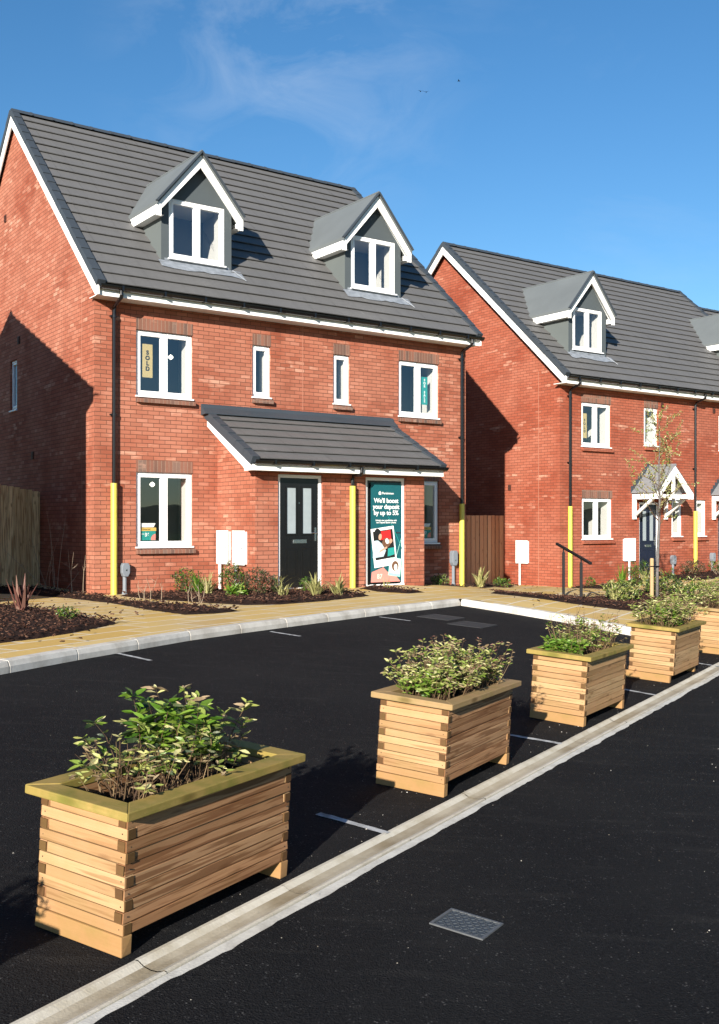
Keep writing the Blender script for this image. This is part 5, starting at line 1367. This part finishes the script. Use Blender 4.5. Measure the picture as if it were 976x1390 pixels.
# ------------------------------------------------------------------ covers in the ground
mc = thing('drain_cover', 'small patterned grey metal cover set in the road', 'cover', (.442, 4.263, pz(.442, 4.263)))
m = Matrix((Vector((DC.y * 1, -DC.x, 0)), DC, Vector((0, 0, 1)))).transposed().to_4x4()
dx_ = Vector((.84, -.54, 0)).normalized(); dx_.z = PA * dx_.x + PB * dx_.y; dx_.normalize(); dy_ = NRM.cross(dx_)
m = Matrix((dx_, dy_, NRM)).transposed().to_4x4(); m.translation = Vector((.442, 4.263, pz(.442, 4.263))); mc.matrix_world = m
a, b = .122, .098
mb = MB()
for q in ((-a, a, -b, -b + .012), (-a, a, b - .012, b), (-a, -a + .012, -b + .012, b - .012), (a - .012, a, -b + .012, b - .012)): mb.box(q[0], q[1], q[2], q[3], -.02, .006)
mb.build('frame', M['alu'], mc)
mb = MB(); mb.box(-a + .014, a - .014, -b + .014, b - .014, -.02, .002)
for i in range(11):
    for j in range(8):
        x, y = -a + .026 + i * .0195, -b + .024 + j * .0215; k = 1 if (i + j) % 2 else -1
        mb.beam((x - .006, y - .006 * k, .0035), (x + .006, y + .006 * k, .0035), .005, .004)
mb.build('lid', M['steel_grey'], mc)
for (x, y), lab in (((1.18, 14.90), 'flush grey service cover in the bay nearer the kerb corner'), ((1.56, 14.25), 'flush grey service cover in the bay further from the kerb')):
    t = thing('service_cover', lab, 'cover', group='service covers in the parking bay'); m = Matrix((dx_, dy_, NRM)).transposed().to_4x4(); m.translation = Vector((x, y, pz(x, y))); t.matrix_world = m
    mb = MB(); mb.box(-.24, .24, -.24, .24, -.02, .004); mb.build('lid', M['cover'], t)
    mb = MB()
    for q in ((-.26, .26, -.26, -.242), (-.26, .26, .242, .26), (-.26, -.242, -.242, .242), (.242, .26, -.242, .242)): mb.box(q[0], q[1], q[2], q[3], -.02, .006)
    mb.build('frame', M['cover'], t)
mb = MB(); x, y = .42, 15.15
for k in range(9):
    p = Vector((x + random.gauss(0, .07), y + random.gauss(0, .05), 0)); p.z = pz(p.x, p.y); r = random.uniform(.015, .035)
    mb.tube([p, p + Vector((r * .2, 0, r * .6)), p + Vector((.3 * r, 0, r))], [r, r * .8, r * .2], 6)
tag(mb.build('rubble_pile', M['pebble']), 'small heap of pale rubble at the foot of the kerb', 'rubble')

# ------------------------------------------------------------------ birds
for (px, py, lab) in ((571, 124, 'tiny dark bird in the sky, left one of the close pair'), (578.5, 125, 'tiny dark bird in the sky, right one of the close pair'), (623, 110, 'tiny dark lone bird higher to the right in the sky')):
    d = 120.0; t = thing('bird', lab, 'bird', ((px - 488) / 1400 * d, d, 1.6 + (712 - py) / 1400 * d), random.uniform(0, 3), 'birds in the sky')
    mb = MB(); mb.tube([(-.17, 0, 0), (-.09, 0, .01), (.02, 0, .01), (.11, 0, 0), (.16, 0, .01), (.20, 0, 0)], [.004, .035, .05, .032, .024, .004], 6)
    for sg in (-1, 1): mb.shared([(.07, sg * .03, .02), (-.05, sg * .03, .02), (-.03, sg * .2, .09), (.05, sg * .2, .10), (-.06, sg * .42, .05)], [(0, 1, 2, 3), (3, 2, 4)])
    mb.build('body', M['bird'], t, fixn=False)

# ------------------------------------------------------------------ light, sky, camera
SE = R(17.6); hx, hy = .292, .957; hn = math.hypot(hx, hy); hx /= hn; hy /= hn
sd = bpy.data.lights.new('sun', 'SUN'); sd.energy = 4.8; sd.angle = R(.5); sd.color = (1, .93, .82)
so = bpy.data.objects.new('sun', sd); col.objects.link(so)
so.rotation_euler = Vector((hx * math.cos(SE), hy * math.cos(SE), -math.sin(SE))).to_track_quat('-Z', 'Y').to_euler()
so.location = (-10, -30, 20)
world = bpy.data.worlds.new('World'); scene.world = world; world.use_nodes = True
nt = world.node_tree; bg = nt.nodes['Background']
sky = nt.nodes.new('ShaderNodeTexSky'); sky.sky_type = 'NISHITA'; sky.sun_disc = False
sky.sun_elevation = SE; sky.sun_rotation = math.atan2(-hx, -hy) % (2 * PI)
sky.air_density = 1.0; sky.dust_density = .15; sky.ozone_density = 3.0; sky.altitude = 50
g = nt.nodes.new('ShaderNodeTexCoord').outputs['Generated']
cl = noise_n(nt, mapping(nt, g, (1.2, 1.2, 3.2), rot=(0, R(25), R(20)), loc=(.35, .1, .2)), 2.6, 6, .62, .7)
cm2 = noise_n(nt, mapping(nt, g, (1, 1, 1.4), loc=(1.7, .4, .1)), 2.0, 2, .5)
f = math_n(nt, 'MULTIPLY', ramp(nt, cl, [(.50, 0), (.78, 1)]), ramp(nt, cm2, [(.45, 0), (.68, 1)]))
hs = nt.nodes.new('ShaderNodeHueSaturation'); hs.inputs['Saturation'].default_value = 1.22; hs.inputs['Value'].default_value = 1.35
L(nt, sky.outputs[0], hs.inputs['Color'])
dn = nt.nodes.new('ShaderNodeVectorMath'); dn.operation = 'DISTANCE'; L(nt, g, dn.inputs[0]); dn.inputs[1].default_value = (-.055, .905, .425)
wn = noise_n(nt, mapping(nt, g, (1.0, 1, 1.9), rot=(0, R(-28), 0)), 7.5, 7, .62, 1.1)
wisp = math_n(nt, 'MULTIPLY', ramp(nt, dn.outputs['Value'], [(.02, 1), (.19, 0)]), ramp(nt, wn, [(.44, 0), (.76, 1)]))
f = math_n(nt, 'ADD', math_n(nt, 'MULTIPLY', f, .14), math_n(nt, 'MULTIPLY', wisp, .28), True)
L(nt, mix_c(nt, f, hs.outputs[0], (6.8, 7.6, 8.6)), bg.inputs[0]); bg.inputs[1].default_value = .050
cam = bpy.data.cameras.new('camera'); co = bpy.data.objects.new('camera', cam); col.objects.link(co)
co.location = (0, 0, 1.6); co.rotation_euler = (PI / 2, 0, 0)
cam.sensor_fit = 'HORIZONTAL'; cam.sensor_width = 36; cam.lens = 1400 / 976 * 36; cam.shift_y = 17 / 976; cam.clip_end = 3000; cam.clip_start = .05
scene.camera = co
vs = scene.view_settings; vs.view_transform = 'Standard'; vs.look = 'None'; vs.gamma = 1; vs.use_curve_mapping = False; vs.exposure = 1.2
